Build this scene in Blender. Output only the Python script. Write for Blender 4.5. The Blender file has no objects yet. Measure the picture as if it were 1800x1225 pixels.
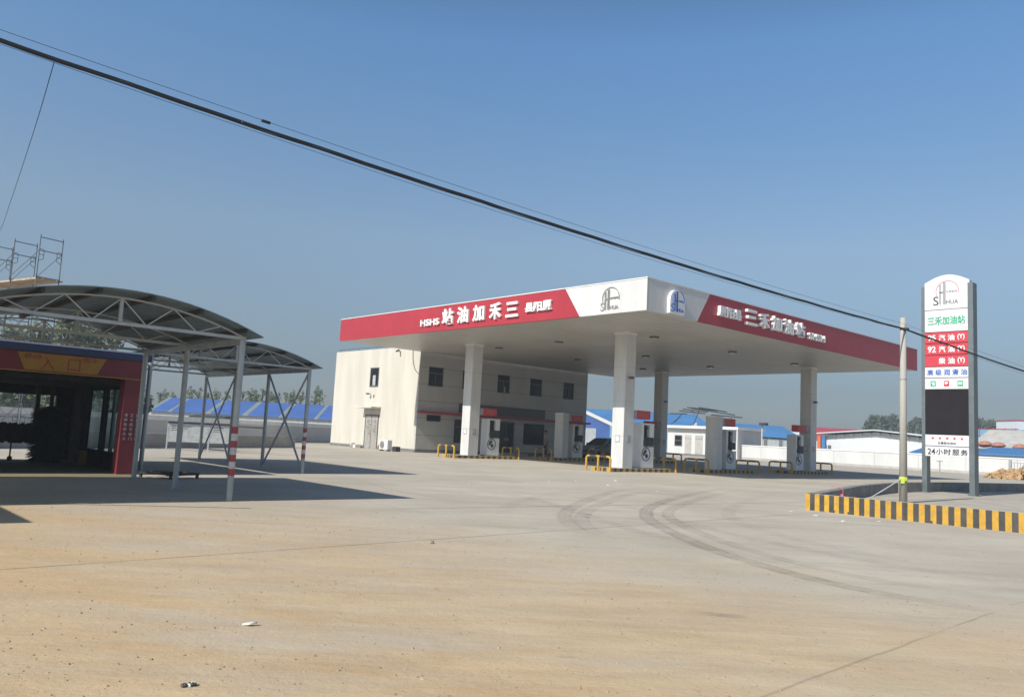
import bpy, math, random
from mathutils import Vector, Matrix
R = math.radians
rnd = random.Random(7)
sc = bpy.context.scene
col = sc.collection

# ------------------------------------------------------------------ camera
CAM_H, PITCH, ROLL, FPX = 1.2999, 0.1072, 0.0511, 1421.18
fw = Vector((0, math.cos(PITCH), math.sin(PITCH)))
rt0 = Vector((1, 0, 0)); up0 = rt0.cross(fw)
rt = rt0 * math.cos(ROLL) + up0 * math.sin(ROLL)
up = up0 * math.cos(ROLL) - rt0 * math.sin(ROLL)
cd = bpy.data.cameras.new('camera'); cam = bpy.data.objects.new('camera', cd); col.objects.link(cam)
cd.sensor_width = 36; cd.lens = FPX / 1800 * 36; cd.clip_end = 3000; cd.clip_start = 0.05
cam.matrix_world = Matrix(((rt.x, up.x, -fw.x, 0), (rt.y, up.y, -fw.y, 0), (rt.z, up.z, -fw.z, CAM_H), (0, 0, 0, 1)))
sc.camera = cam
# ------------------------------------------------------------------ sky, sun, exposure
SUN_AZ, SUN_EL = R(44.5 + 180), R(38.2)           # compass angle the sun stands at (from +Y towards +X)
w = bpy.data.worlds.new('World'); sc.world = w; w.use_nodes = True
nt = w.node_tree; bg = nt.nodes['Background']
sky = nt.nodes.new('ShaderNodeTexSky'); sky.sky_type = 'NISHITA'; sky.sun_disc = False
sky.sun_elevation = SUN_EL; sky.sun_rotation = SUN_AZ
sky.air_density = 1.0; sky.dust_density = 1.6; sky.ozone_density = 2.0; sky.altitude = 50
wc = nt.nodes.new('ShaderNodeTexCoord'); ws = nt.nodes.new('ShaderNodeSeparateXYZ'); nt.links.new(wc.outputs['Generated'], ws.inputs[0])
wr = nt.nodes.new('ShaderNodeValToRGB'); nt.links.new(ws.outputs[2], wr.inputs[0])      # haze low down, deep blue overhead
SKY_RAMP = [(0.0, (0.47, 0.50, 0.57)), (0.067, (0.355, 0.385, 0.43)), (0.23, (0.70, 0.71, 0.69)), (0.45, (0.58, 0.84, 0.97)), (0.62, (0.34, 0.46, 0.56)), (1.0, (0.2, 0.27, 0.36))]
for i, (p_, c_) in enumerate(SKY_RAMP):
    e_ = wr.color_ramp.elements[i] if i < 2 else wr.color_ramp.elements.new(p_)
    e_.position = p_; e_.color = (*c_, 1)
wm = nt.nodes.new('ShaderNodeMix'); wm.data_type = 'RGBA'; wm.blend_type = 'MULTIPLY'; wm.inputs[0].default_value = 1
nt.links.new(sky.outputs[0], wm.inputs[6]); nt.links.new(wr.outputs[0], wm.inputs[7]); nt.links.new(wm.outputs[2], bg.inputs[0]); bg.inputs[1].default_value = 0.13
sd = bpy.data.lights.new('sun', 'SUN'); so = bpy.data.objects.new('sun', sd); col.objects.link(so)
sd.energy = 4.4; sd.angle = R(0.5); sd.color = (1, 0.945, 0.855)
sdir = Vector((math.sin(SUN_AZ) * math.cos(SUN_EL), math.cos(SUN_AZ) * math.cos(SUN_EL), math.sin(SUN_EL)))
so.rotation_euler = sdir.to_track_quat('Z', 'Y').to_euler()
sc.view_settings.view_transform = 'Standard'; sc.view_settings.look = 'None'
sc.view_settings.exposure = 0.42; sc.view_settings.gamma = 1
sc.cycles.use_denoising = True
sc.cycles.max_bounces = 8
HAZE = 0.0014

# ------------------------------------------------------------------ frames of reference
AZ = 0.838
D1 = Vector((-math.cos(AZ), math.sin(AZ), 0))      # station depth axis (u)
D2 = Vector((math.sin(AZ), math.cos(AZ), 0))       # station width axis (v)
O = Vector((4.8384, 29.1881, 0))                   # ground point under the near canopy corner
TH = math.atan2(D2.y, D2.x)
def S(v, u, z=0): return O + D2 * v + D1 * u + Vector((0, 0, z))
def at(px, py, Y):                                 # a far point seen in a given direction at a given distance
    a = (px - 900) / FPX; b = -(py - 612.5) / FPX
    d = fw + rt * a + up * b
    return Vector((0, 0, CAM_H)) + d * (Y / d.y)

# ------------------------------------------------------------------ materials
def mat(name, c, rough=0.6, metal=0.0, var=0.08, scale=3.0, bump=0.0, bscale=40.0, spec=0.5, stretch=None, c2=None):
    m = bpy.data.materials.new(name); m.use_nodes = True
    n, l = m.node_tree.nodes, m.node_tree.links
    b = n['Principled BSDF']; b.inputs['Roughness'].default_value = rough; b.inputs['Metallic'].default_value = metal
    b.inputs['Specular IOR Level'].default_value = spec
    tc = n.new('ShaderNodeTexCoord'); no = n.new('ShaderNodeTexNoise'); no.inputs['Scale'].default_value = scale
    no.inputs['Detail'].default_value = 6; no.inputs['Roughness'].default_value = 0.65
    src = tc.outputs['Object']
    if stretch:
        mp = n.new('ShaderNodeMapping'); mp.inputs['Scale'].default_value = stretch
        l.new(src, mp.inputs[0]); src = mp.outputs[0]
    l.new(src, no.inputs['Vector'])
    cr = n.new('ShaderNodeValToRGB')
    lo = c2 if c2 else tuple(max(0, x * (1 - 2.2 * var)) for x in c)
    hi = c if c2 else tuple(min(1, x * (1 + var)) for x in c)
    cr.color_ramp.elements[0].position = 0.32; cr.color_ramp.elements[1].position = 0.66
    cr.color_ramp.elements[0].color = (*lo, 1); cr.color_ramp.elements[1].color = (*hi, 1)
    l.new(no.outputs[0], cr.inputs[0]); l.new(cr.outputs[0], b.inputs['Base Color'])
    if bump:
        n2 = n.new('ShaderNodeTexNoise'); n2.inputs['Scale'].default_value = bscale; n2.inputs['Detail'].default_value = 4
        l.new(tc.outputs['Object'], n2.inputs['Vector'])
        bp = n.new('ShaderNodeBump'); bp.inputs['Strength'].default_value = bump; bp.inputs['Distance'].default_value = 0.02
        l.new(n2.outputs[0], bp.inputs['Height']); l.new(bp.outputs[0], b.inputs['Normal'])
    m['bsdf'] = 1
    return m
def wave_bump(m, axis, period, strength=0.3, dist=0.015):      # corrugation / seams of sheet metal
    n, l = m.node_tree.nodes, m.node_tree.links; b = n['Principled BSDF']
    tc = n.new('ShaderNodeTexCoord'); wv = n.new('ShaderNodeTexWave'); wv.bands_direction = axis
    wv.inputs['Scale'].default_value = 0.314 / period * 1.0
    l.new(tc.outputs['Object'], wv.inputs['Vector'])
    bp = n.new('ShaderNodeBump'); bp.inputs['Strength'].default_value = strength; bp.inputs['Distance'].default_value = dist
    l.new(wv.outputs['Fac'], bp.inputs['Height']); l.new(bp.outputs[0], b.inputs['Normal'])
    return m
def joints(m, axis, period, width=0.02, dark=0.55):            # real dark gaps between panels along one axis
    n, l = m.node_tree.nodes, m.node_tree.links; b = n['Principled BSDF']
    src = b.inputs['Base Color'].links[0].from_socket
    tc = n.new('ShaderNodeTexCoord'); sp = n.new('ShaderNodeSeparateXYZ'); l.new(tc.outputs['Object'], sp.inputs[0])
    dv = n.new('ShaderNodeMath'); dv.operation = 'DIVIDE'; dv.inputs[1].default_value = period; l.new(sp.outputs[axis], dv.inputs[0])
    fr = n.new('ShaderNodeMath'); fr.operation = 'FRACT'; l.new(dv.outputs[0], fr.inputs[0])
    lt = n.new('ShaderNodeMath'); lt.operation = 'LESS_THAN'; lt.inputs[1].default_value = width / period; l.new(fr.outputs[0], lt.inputs[0])
    mx = n.new('ShaderNodeMix'); mx.data_type = 'RGBA'; mx.blend_type = 'MULTIPLY'
    l.new(lt.outputs[0], mx.inputs[0]); l.new(src, mx.inputs[6]); mx.inputs[7].default_value = (dark, dark, dark, 1)
    l.new(mx.outputs[2], b.inputs['Base Color'])
    return m
M = {}
M['white'] = mat('white_panel', (0.70, 0.70, 0.69), 0.45, var=0.03, scale=1.2, stretch=(1, 1, 0.25))
M['column'] = joints(mat('column_panel', (0.58, 0.58, 0.575), 0.4, var=0.06, scale=2.0, stretch=(1, 1, 0.2)), 2, 1.52, 0.012, 0.6)
M['red'] = mat('red_panel', (0.36, 0.035, 0.05), 0.4, var=0.05, scale=0.6, spec=0.3)
M['red_u'] = joints(mat('red_panel_long', (0.36, 0.035, 0.05), 0.4, var=0.05, scale=0.6, spec=0.3), 1, 1.21, 0.014, 0.72)
M['red_v'] = joints(mat('red_panel_front', (0.36, 0.035, 0.05), 0.4, var=0.05, scale=0.6, spec=0.3), 0, 1.21, 0.014, 0.72)
M['white_u'] = joints(mat('white_panel_long', (0.57, 0.57, 0.565), 0.45, var=0.05, scale=0.9, stretch=(1, 1, 0.3)), 1, 1.21, 0.014, 0.8)
M['white_v'] = joints(mat('white_panel_front', (0.57, 0.57, 0.565), 0.45, var=0.05, scale=0.9, stretch=(1, 1, 0.3)), 0, 1.21, 0.014, 0.8)
M['ceiling'] = joints(mat('ceiling_strip', (0.48, 0.465, 0.435), 0.45, var=0.05, scale=0.5), 1, 0.6, 0.045, 0.62)
M['letter'] = mat('white_letter', (0.80, 0.80, 0.80), 0.4, var=0.02)
M['lampdark'] = mat('lamp_housing', (0.10, 0.095, 0.09), 0.5)
M['lampglass'] = mat('lamp_glass', (0.42, 0.40, 0.36), 0.25)
M['cream'] = mat('cream_render', (0.54, 0.51, 0.45), 0.85, var=0.06, scale=1.1, bump=0.25, bscale=30, stretch=(1, 1, 0.15))
M['stone'] = joints(mat('grey_facing', (0.45, 0.445, 0.43), 0.6, var=0.05, scale=0.9), 2, 1.04, 0.03, 0.45)
M['plinth'] = mat('dark_plinth', (0.17, 0.165, 0.16), 0.8, var=0.1)
M['glass'] = mat('window_glass', (0.012, 0.017, 0.02), 0.1, var=0.1, spec=0.22)
M['frame'] = mat('window_frame', (0.10, 0.10, 0.10), 0.5)
M['curtain'] = mat('pale_pane', (0.4, 0.42, 0.42), 0.2)
M['darksign'] = mat('dark_signboard', (0.055, 0.045, 0.045), 0.35, var=0.1)
M['steeldoor'] = mat('steel_door', (0.38, 0.36, 0.33), 0.5, metal=0.2, var=0.14, scale=6)
M['galv'] = mat('galvanised_steel', (0.36, 0.40, 0.42), 0.45, metal=0.35, var=0.1, scale=5, stretch=(1, 1, 0.3))
M['truss'] = mat('grey_truss_paint', (0.42, 0.46, 0.48), 0.5, metal=0.2, var=0.08)
M['roofsheet'] = wave_bump(mat('grey_roof_sheet', (0.19, 0.26, 0.31), 0.5, metal=0.3, var=0.1), 'X', 0.2)
M['bandred'] = mat('red_band', (0.34, 0.05, 0.06), 0.5, var=0.15, scale=8)
M['bandwhite'] = mat('white_band', (0.52, 0.53, 0.53), 0.5, var=0.12, scale=8)
M['darkred'] = mat('wine_red_sheet', (0.20, 0.025, 0.035), 0.5, var=0.08)
M['ochre'] = mat('ochre_sheet', (0.40, 0.20, 0.025), 0.55, var=0.06)
M['navy'] = mat('navy_blue_sheet', (0.018, 0.03, 0.085), 0.45)
M['washred'] = mat('wash_sign_letter', (0.36, 0.06, 0.04), 0.5)
M['darkmetal'] = mat('dark_metal', (0.03, 0.03, 0.032), 0.55, var=0.15)
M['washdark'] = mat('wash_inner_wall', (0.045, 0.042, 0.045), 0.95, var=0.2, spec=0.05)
M['steeldark'] = mat('weathered_scaffold_pipe', (0.10, 0.12, 0.15), 0.6, metal=0.3, var=0.2, scale=6)
M['brush'] = mat('wash_bristle', (0.075, 0.065, 0.03), 0.9, var=0.3, scale=20)
M['yellow'] = mat('yellow_paint', (0.53, 0.31, 0.025), 0.55, var=0.1, scale=7, c2=(0.38, 0.215, 0.035))
M['black'] = mat('black_paint', (0.035, 0.033, 0.032), 0.5, var=0.2, c2=(0.075, 0.07, 0.065))
M['concrete'] = mat('bare_concrete', (0.42, 0.40, 0.36), 0.9, var=0.1, scale=4, bump=0.3)
M['pole'] = mat('pole_concrete', (0.36, 0.345, 0.31), 0.85, var=0.07, scale=5, bump=0.2, stretch=(1, 1, 0.15))
M['pumpwhite'] = mat('pump_enamel', (0.66, 0.67, 0.68), 0.35, var=0.03)
M['pumpdark'] = mat('pump_dark', (0.015, 0.018, 0.018), 0.5, var=0.1)
M['screen'] = mat('pump_display', (0.03, 0.042, 0.042), 0.3, spec=0.2)
M['signgrey'] = mat('sign_grey', (0.32, 0.32, 0.32), 0.5)
M['pylon'] = mat('pylon_steel', (0.13, 0.155, 0.165), 0.45, metal=0.3, var=0.08)
M['led'] = mat('led_panel', (0.016, 0.013, 0.016), 0.7, var=0.12, scale=2, spec=0.15)
M['signwhite'] = mat('sign_white', (0.60, 0.60, 0.63), 0.35, var=0.015)
M['signred'] = mat('sign_red', (0.50, 0.04, 0.06), 0.4, var=0.03)
M['green'] = mat('sign_green', (0.03, 0.36, 0.20), 0.4)
M['blue'] = mat('sign_blue', (0.04, 0.13, 0.45), 0.4)
M['ink'] = mat('sign_black', (0.03, 0.03, 0.035), 0.4)
M['cable'] = mat('cable_rubber', (0.012, 0.014, 0.018), 0.6)
M['wall'] = mat('white_wall_paint', (0.56, 0.56, 0.555), 0.85, var=0.04, scale=0.5, bump=0.2, stretch=(1, 1, 0.3))
M['greywall'] = mat('grey_cement_wall', (0.40, 0.39, 0.37), 0.9, var=0.08, scale=1.5)
M['blueroof'] = mat('blue_roof_sheet', (0.055, 0.125, 0.37), 0.5, var=0.07, scale=0.4)
M['skyblueroof'] = mat('bright_blue_roof', (0.06, 0.20, 0.43), 0.5, var=0.08, scale=0.2)
M['translucent'] = mat('translucent_roof_strip', (0.20, 0.245, 0.24), 0.5, var=0.08)
M['greysheet'] = joints(mat('grey_cladding', (0.42, 0.45, 0.47), 0.6, var=0.06), 0, 0.6, 0.06, 0.8)
M['redroof'] = mat('red_roof_sheet', (0.40, 0.05, 0.07), 0.5)
M['shedwhite'] = mat('shed_white_sheet', (0.58, 0.60, 0.62), 0.6, var=0.03)
M['orange'] = mat('orange_paint', (0.55, 0.13, 0.05), 0.5)
M['ventred'] = mat('faded_vent_paint', (0.42, 0.17, 0.12), 0.7, var=0.2)
M['bluepaint'] = mat('blue_paint', (0.05, 0.17, 0.38), 0.5)
M['lightblue'] = mat('light_blue_sheet', (0.20, 0.40, 0.55), 0.6)
M['darkroof'] = mat('dark_slate_roof', (0.06, 0.07, 0.09), 0.6)
M['rubble'] = mat('broken_brick', (0.44, 0.28, 0.14), 0.95, var=0.25, scale=6, bump=0.5)
M['bark'] = mat('tree_bark', (0.12, 0.10, 0.08), 0.9, var=0.2)
M['leafA'] = mat('leaf_pale', (0.24, 0.29, 0.18), 0.7, var=0.35, scale=1.3)
M['leafB'] = mat('leaf_mid', (0.15, 0.19, 0.13), 0.7, var=0.35, scale=1.0)
M['carpaint'] = mat('grey_car_paint', (0.30, 0.31, 0.31), 0.28, metal=0.6, var=0.03)
M['carglass'] = mat('car_glass', (0.015, 0.02, 0.025), 0.05)
M['tyre'] = mat('tyre_rubber', (0.02, 0.02, 0.02), 0.85)
M['alloy'] = mat('wheel_alloy', (0.4, 0.4, 0.42), 0.35, metal=0.8)
M['headlight'] = mat('headlight_lens', (0.7, 0.72, 0.74), 0.1)
M['skin'] = mat('skin', (0.42, 0.25, 0.17), 0.6)
M['shirt'] = mat('pale_shirt', (0.42, 0.45, 0.50), 0.8)
M['trousers'] = mat('dark_trousers', (0.03, 0.032, 0.04), 0.85)
M['hair'] = mat('black_hair', (0.012, 0.011, 0.011), 0.6)
M['plastic'] = mat('white_plastic', (0.70, 0.68, 0.64), 0.5)
M['stoneA'] = mat('pale_stone', (0.34, 0.28, 0.205), 0.9, var=0.2, bump=0.4)
M['terracotta'] = mat('terracotta', (0.42, 0.12, 0.06), 0.7)
M['hivis'] = mat('lime_cloth', (0.55, 0.68, 0.08), 0.7)
M['pink'] = mat('pink_ribbon', (0.75, 0.16, 0.22), 0.7)
M['awning'] = mat('dark_green_sheet', (0.03, 0.055, 0.05), 0.6)
M['plank'] = mat('scaffold_plank', (0.42, 0.32, 0.22), 0.85, var=0.2)
M['clearglass'] = bpy.data.materials.new('clear_window_glass')
def _clear(m):
    m.use_nodes = True; n, l = m.node_tree.nodes, m.node_tree.links
    out = n['Material Output']; tr = n.new('ShaderNodeBsdfTransparent'); tr.inputs[0].default_value = (0.62, 0.70, 0.69, 1)
    gl = n.new('ShaderNodeBsdfGlossy'); gl.inputs['Roughness'].default_value = 0.03
    mx = n.new('ShaderNodeMixShader'); mx.inputs[0].default_value = 0.10; l.new(tr.outputs[0], mx.inputs[1]); l.new(gl.outputs[0], mx.inputs[2])
    l.new(mx.outputs[0], out.inputs[0])
_clear(M['clearglass'])

for k_ in ('leafA', 'leafB'):                                     # light passes through leaves
    n_, l_ = M[k_].node_tree.nodes, M[k_].node_tree.links; b_ = n_['Principled BSDF']; tl = n_.new('ShaderNodeBsdfTranslucent'); mx_ = n_.new('ShaderNodeMixShader'); mx_.inputs[0].default_value = 0.4
    l_.new(b_.inputs['Base Color'].links[0].from_socket, tl.inputs[0]); l_.new(b_.outputs[0], mx_.inputs[1]); l_.new(tl.outputs[0], mx_.inputs[2]); l_.new(mx_.outputs[0], n_['Material Output'].inputs[0])
# ------------------------------------------------------------------ mesh builder
_txt = {}
def glyphs(body, bold):
    k = (body, bold)
    if k not in _txt:
        cu = bpy.data.curves.new('t', 'FONT'); cu.body = body; cu.size = 1; cu.extrude = 0.5; cu.offset = bold; cu.resolution_u = 3
        o = bpy.data.objects.new('t', cu)
        me = bpy.data.meshes.new_from_object(o)
        vs = [v.co.copy() for v in me.vertices]; fs = [tuple(p.vertices) for p in me.polygons]
        bpy.data.objects.remove(o); bpy.data.meshes.remove(me); bpy.data.curves.remove(cu)
        x0, x1 = min(v.x for v in vs), max(v.x for v in vs); y0, y1 = min(v.y for v in vs), max(v.y for v in vs)
        vs = [Vector(((v.x - x0) / (x1 - x0) - 0.5, (v.y - y0) / (y1 - y0) - 0.5, v.z)) for v in vs]
        _txt[k] = (vs, fs)
    return _txt[k]
class MB:
    def __init__(s, off=(0, 0, 0)): s.v = []; s.f = []; s.m = []; s.off = Vector(off)
    def add(s, vs, fs, m=0):
        b = len(s.v); s.v += [Vector(v) - s.off for v in vs]; s.f += [tuple(b + i for i in f) for f in fs]; s.m += [m] * len(fs); return s
    def box(s, x0, y0, z0, x1, y1, z1, m=0):
        x0, x1 = min(x0, x1), max(x0, x1); y0, y1 = min(y0, y1), max(y0, y1); z0, z1 = min(z0, z1), max(z0, z1)
        return s.add([(x0, y0, z0), (x1, y0, z0), (x1, y1, z0), (x0, y1, z0), (x0, y0, z1), (x1, y0, z1), (x1, y1, z1), (x0, y1, z1)],
                     [(0, 3, 2, 1), (4, 5, 6, 7), (0, 1, 5, 4), (1, 2, 6, 5), (2, 3, 7, 6), (3, 0, 4, 7)], m)
    def bar(s, p, q, w, h=None, m=0):
        p, q = Vector(p), Vector(q); h = h or w; d = (q - p).normalized()
        a = d.cross(Vector((0, 0, 1)));  a = a.normalized() if a.length > 1e-3 else Vector((1, 0, 0)); b = a.cross(d)
        c = [a * i * w / 2 + b * j * h / 2 for i, j in ((-1, -1), (1, -1), (1, 1), (-1, 1))]
        return s.add([p + k for k in c] + [q + k for k in c], [(0, 1, 2, 3), (7, 6, 5, 4), (0, 4, 5, 1), (1, 5, 6, 2), (2, 6, 7, 3), (3, 7, 4, 0)], m)
    def tube(s, pts, r, n=8, m=0, cap=True):
        pts = [Vector(p) for p in pts]; rs = r if isinstance(r, (list, tuple)) else [r] * len(pts)
        vs = []; fs = []; prev = None
        for i, p in enumerate(pts):
            d = (pts[min(i + 1, len(pts) - 1)] - pts[max(i - 1, 0)]).normalized()
            if prev is None:
                a = d.cross(Vector((0, 0, 1))); a = a.normalized() if a.length > 1e-3 else Vector((1, 0, 0))
            else:
                a = (prev - d * prev.dot(d)); a = a.normalized() if a.length > 1e-4 else Vector((1, 0, 0))
            prev = a; b = d.cross(a)
            vs += [p + (a * math.cos(2 * math.pi * k / n) + b * math.sin(2 * math.pi * k / n)) * rs[i] for k in range(n)]
        for i in range(len(pts) - 1):
            for k in range(n): fs.append((i * n + k, i * n + (k + 1) % n, (i + 1) * n + (k + 1) % n, (i + 1) * n + k))
        if cap:
            fs.append(tuple(reversed(range(n)))); fs.append(tuple((len(pts) - 1) * n + k for k in range(n)))
        return s.add(vs, fs, m)
    def prism(s, pts, ext, m=0):
        ext = Vector(ext); n = len(pts); pts = [Vector(p) for p in pts]
        return s.add(pts + [p + ext for p in pts], [tuple(reversed(range(n))), tuple(range(n, 2 * n))] + [(i, (i + 1) % n, n + (i + 1) % n, n + i) for i in range(n)], m)
    def text(s, body, c, right, up, w, h, ext=0.02, m=0, bold=0.02):
        vs, fs = glyphs(body, bold); c, right, up = Vector(c), Vector(right), Vector(up); nn = right.cross(up)
        return s.add([c + right * v.x * w + up * v.y * h + nn * (v.z * ext) for v in vs], fs, m)
    def lathe(s, prof, c=(0, 0, 0), n=16, m=0):
        c = Vector(c); vs = []; fs = []
        for r, z in prof: vs += [c + Vector((r * math.cos(2 * math.pi * k / n), r * math.sin(2 * math.pi * k / n), z)) for k in range(n)]
        for i in range(len(prof) - 1):
            for k in range(n): fs.append((i * n + k, i * n + (k + 1) % n, (i + 1) * n + (k + 1) % n, (i + 1) * n + k))
        fs.append(tuple(reversed(range(n)))); fs.append(tuple((len(prof) - 1) * n + k for k in range(n)))
        return s.add(vs, fs, m)
    def ring(s, c, right, up, r0, r1, a0=0, a1=360, ext=0.02, m=0, n=32, sx=1.0):
        c, right, up = Vector(c), Vector(right), Vector(up); nn = right.cross(up) * ext
        vs = []
        for k in range(n + 1):
            a = R(a0 + (a1 - a0) * k / n); d = right * math.cos(a) * sx + up * math.sin(a)
            vs += [c + d * r0, c + d * r1, c + d * r1 + nn, c + d * r0 + nn]
        fs = []
        for k in range(n):
            i, j = k * 4, k * 4 + 4
            for q in range(4): fs.append((i + q, i + (q + 1) % 4, j + (q + 1) % 4, j + q))
        return s.add(vs, fs, m)
    def build(s, name, mats, parent=None, smooth=False, bevel=0):
        me = bpy.data.meshes.new(name); me.from_pydata([tuple(v) for v in s.v], [], s.f)
        if not isinstance(mats, (list, tuple)): mats = [mats]
        for m in mats: me.materials.append(m)
        for p, m in zip(me.polygons, s.m): p.material_index = m
        import bmesh
        bm = bmesh.new(); bm.from_mesh(me); bmesh.ops.recalc_face_normals(bm, faces=bm.faces[:]); bm.to_mesh(me); bm.free()
        if smooth:
            for p in me.polygons: p.use_smooth = True
        o = bpy.data.objects.new(name, me); col.objects.link(o)
        if parent: o.parent = parent
        if bevel:
            b = o.modifiers.new('bevel', 'BEVEL'); b.width = bevel; b.segments = 2; b.limit_method = 'ANGLE'
        return o
def tag(o, label=None, cat=None, group=None, kind=None):
    if label: o['label'] = label
    if cat: o['category'] = cat
    if group: o['group'] = group
    if kind: o['kind'] = kind
    return o
def thing(name, label, cat, loc=(0, 0, 0), rz=TH, group=None):
    o = bpy.data.objects.new(name, None); col.objects.link(o); o.location = loc; o.rotation_euler = (0, 0, rz); o.empty_display_size = 0.3
    return tag(o, label, cat, group)
def dup(root, loc, rz=None, label=None):
    r = root.copy(); col.objects.link(r); r.location = loc
    if rz is not None: r.rotation_euler = (0, 0, rz)
    if label: r['label'] = label
    for ch in list(root.children):
        c = ch.copy(); col.objects.link(c); c.parent = r
        for g in ch.children:
            d = g.copy(); col.objects.link(d); d.parent = c
    return r
def place(o, loc, rz=TH): o.location = loc; o.rotation_euler = (0, 0, rz); return o
X, Y, Z = Vector((1, 0, 0)), Vector((0, 1, 0)), Vector((0, 0, 1))

# ------------------------------------------------------------------ ground
def ground_material():
    m = bpy.data.materials.new('dusty_concrete'); m.use_nodes = True
    n, l = m.node_tree.nodes, m.node_tree.links; b = n['Principled BSDF']; b.inputs['Roughness'].default_value = 0.9
    b.inputs['Specular IOR Level'].default_value = 0.25
    tc = n.new('ShaderNodeTexCoord'); P = tc.outputs['Object']
    def noise(scale, detail=6, rough=0.6, sc=None, rot=0, dist=0):
        t = n.new('ShaderNodeTexNoise'); t.inputs['Scale'].default_value = scale; t.inputs['Detail'].default_value = detail
        t.inputs['Roughness'].default_value = rough; t.inputs['Distortion'].default_value = dist
        if sc:
            mp = n.new('ShaderNodeMapping'); mp.inputs['Scale'].default_value = sc; mp.inputs['Rotation'].default_value = (0, 0, rot)
            l.new(P, mp.inputs[0]); l.new(mp.outputs[0], t.inputs['Vector'])
        else: l.new(P, t.inputs['Vector'])
        return t.outputs[0]
    def ramp(x, a, c, smooth=True):
        r = n.new('ShaderNodeMapRange'); r.interpolation_type = 'SMOOTHSTEP' if smooth else 'LINEAR'
        r.inputs[1].default_value = a; r.inputs[2].default_value = c; l.new(x, r.inputs[0]); return r.outputs[0]
    def mth(op, a, c):
        t = n.new('ShaderNodeMath'); t.operation = op
        for i, x in enumerate((a, c)):
            if isinstance(x, (int, float)): t.inputs[i].default_value = x
            else: l.new(x, t.inputs[i])
        return t.outputs[0]
    def mix(fac, a, c, blend='MIX'):
        t = n.new('ShaderNodeMix'); t.data_type = 'RGBA'; t.blend_type = blend
        if isinstance(fac, (int, float)): t.inputs[0].default_value = fac
        else: l.new(fac, t.inputs[0])
        for i, x in ((6, a), (7, c)):
            if isinstance(x, tuple): t.inputs[i].default_value = (*x, 1)
            else: l.new(x, t.inputs[i])
        return t.outputs[2]
    sp = n.new('ShaderNodeSeparateXYZ'); l.new(P, sp.inputs[0]); px, py = sp.outputs[0], sp.outputs[1]
    conc = mix(ramp(noise(0.35, 8, 0.65), 0.35, 0.68), (0.395, 0.355, 0.29), (0.485, 0.44, 0.365))
    conc = mix(mth('MULTIPLY', ramp(noise(1.0, 7, 0.7, (0.25, 1.6, 1), R(-55)), 0.42, 0.75), 0.5), conc, (0.285, 0.26, 0.22))      # driven streaks
    conc = mix(mth('MULTIPLY', ramp(noise(1.0, 6, 0.7, (0.3, 2.5, 1), R(-10)), 0.5, 0.8), 0.4), conc, (0.47, 0.45, 0.41))
    # loose yellow earth, thick near the road side and on the left, thinning to the forecourt
    near = ramp(mth('ADD', mth('ADD', py, mth('MULTIPLY', px, 0.75)), mth('MULTIPLY', noise(0.28, 6, 0.62), 9.0)), 18.5, 8.0)
    patch = ramp(noise(0.6, 9, 0.7, (0.5, 1.5, 1), R(-20), 0.5), 0.36, 0.60)
    earth_f = mth('MULTIPLY', near, mth('ADD', mth('MULTIPLY', patch, 0.35), 0.65))
    earth = mix(ramp(noise(0.9, 9, 0.72, (0.6, 1.6, 1), R(-15)), 0.32, 0.7), (0.42, 0.295, 0.165), (0.55, 0.42, 0.255))
    left_f = ramp(mth('ADD', px, mth('MULTIPLY', noise(0.4, 5, 0.6), 3.0)), 1.8, -2.6)
    earth = mix(mth('MULTIPLY', left_f, 0.42), earth, (0.46, 0.31, 0.165))
    earth = mix(mth('MULTIPLY', ramp(noise(1.1, 9, 0.75, (0.35, 2.4, 1), R(-14)), 0.50, 0.70), 0.25), earth, (0.40, 0.265, 0.14))
    earth = mix(mth('MULTIPLY', ramp(noise(1.7, 9, 0.72, (0.35, 2.2, 1), R(-9)), 0.52, 0.74), 0.45), earth, (0.52, 0.43, 0.31))
    c = mix(earth_f, conc, earth)
    far_dust = mth('MULTIPLY', ramp(noise(0.12, 6, 0.6), 0.45, 0.7), ramp(py, 10.0, 22.0))
    c = mix(mth('MULTIPLY', far_dust, 0.35), c, (0.46, 0.43, 0.38))
    fine = noise(28, 4, 0.75); grit = noise(120, 2, 0.6)
    c = mix(ramp(noise(45, 3, 0.6), 0.60, 0.70), c, mix(0.5, c, (0.16, 0.12, 0.08)))
    c = mix(mth('MULTIPLY', ramp(grit, 0.64, 0.78), 0.35), c, (0.55, 0.50, 0.42))
    spots = ramp(noise(2.6, 9, 0.7, (0.5, 1.5, 1), R(-15)), 0.62, 0.72)
    c = mix(mth('MULTIPLY', spots, 0.5), c, (0.20, 0.155, 0.105))
    # expansion joints of the slab: straight lines in plan
    def linef(p, q, wd):
        d = (Vector(q) - Vector(p)).normalized(); nx, ny = -d.y, d.x; k = nx * p[0] + ny * p[1]
        e = mth('ADD', mth('MULTIPLY', px, nx), mth('MULTIPLY', py, ny))
        wob = mth('MULTIPLY', mth('SUBTRACT', noise(1.5, 3, 0.5), 0.5), 0.05)
        e = mth('ABSOLUTE', mth('ADD', mth('SUBTRACT', e, k), wob), 0)
        return ramp(e, wd * 2.2, wd * 0.4)
    j1 = linef((-4.09, 6.79), (5.83, 16.66), 0.014); j2 = linef((4.96, 7.83), (1.33, 4.35), 0.009)
    j3 = linef((-5.2, 12.1), (-0.9, 12.9), 0.012)
    brk = ramp(noise(0.9, 4, 0.6), 0.33, 0.55)
    wash = ramp(noise(0.45, 6, 0.6, (0.6, 1.5, 1), R(-30)), 0.52, 0.66)                       # wind swept bare slab between the earth
    c = mix(mth('MULTIPLY', wash, 0.45), c, (0.43, 0.395, 0.34))
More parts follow.
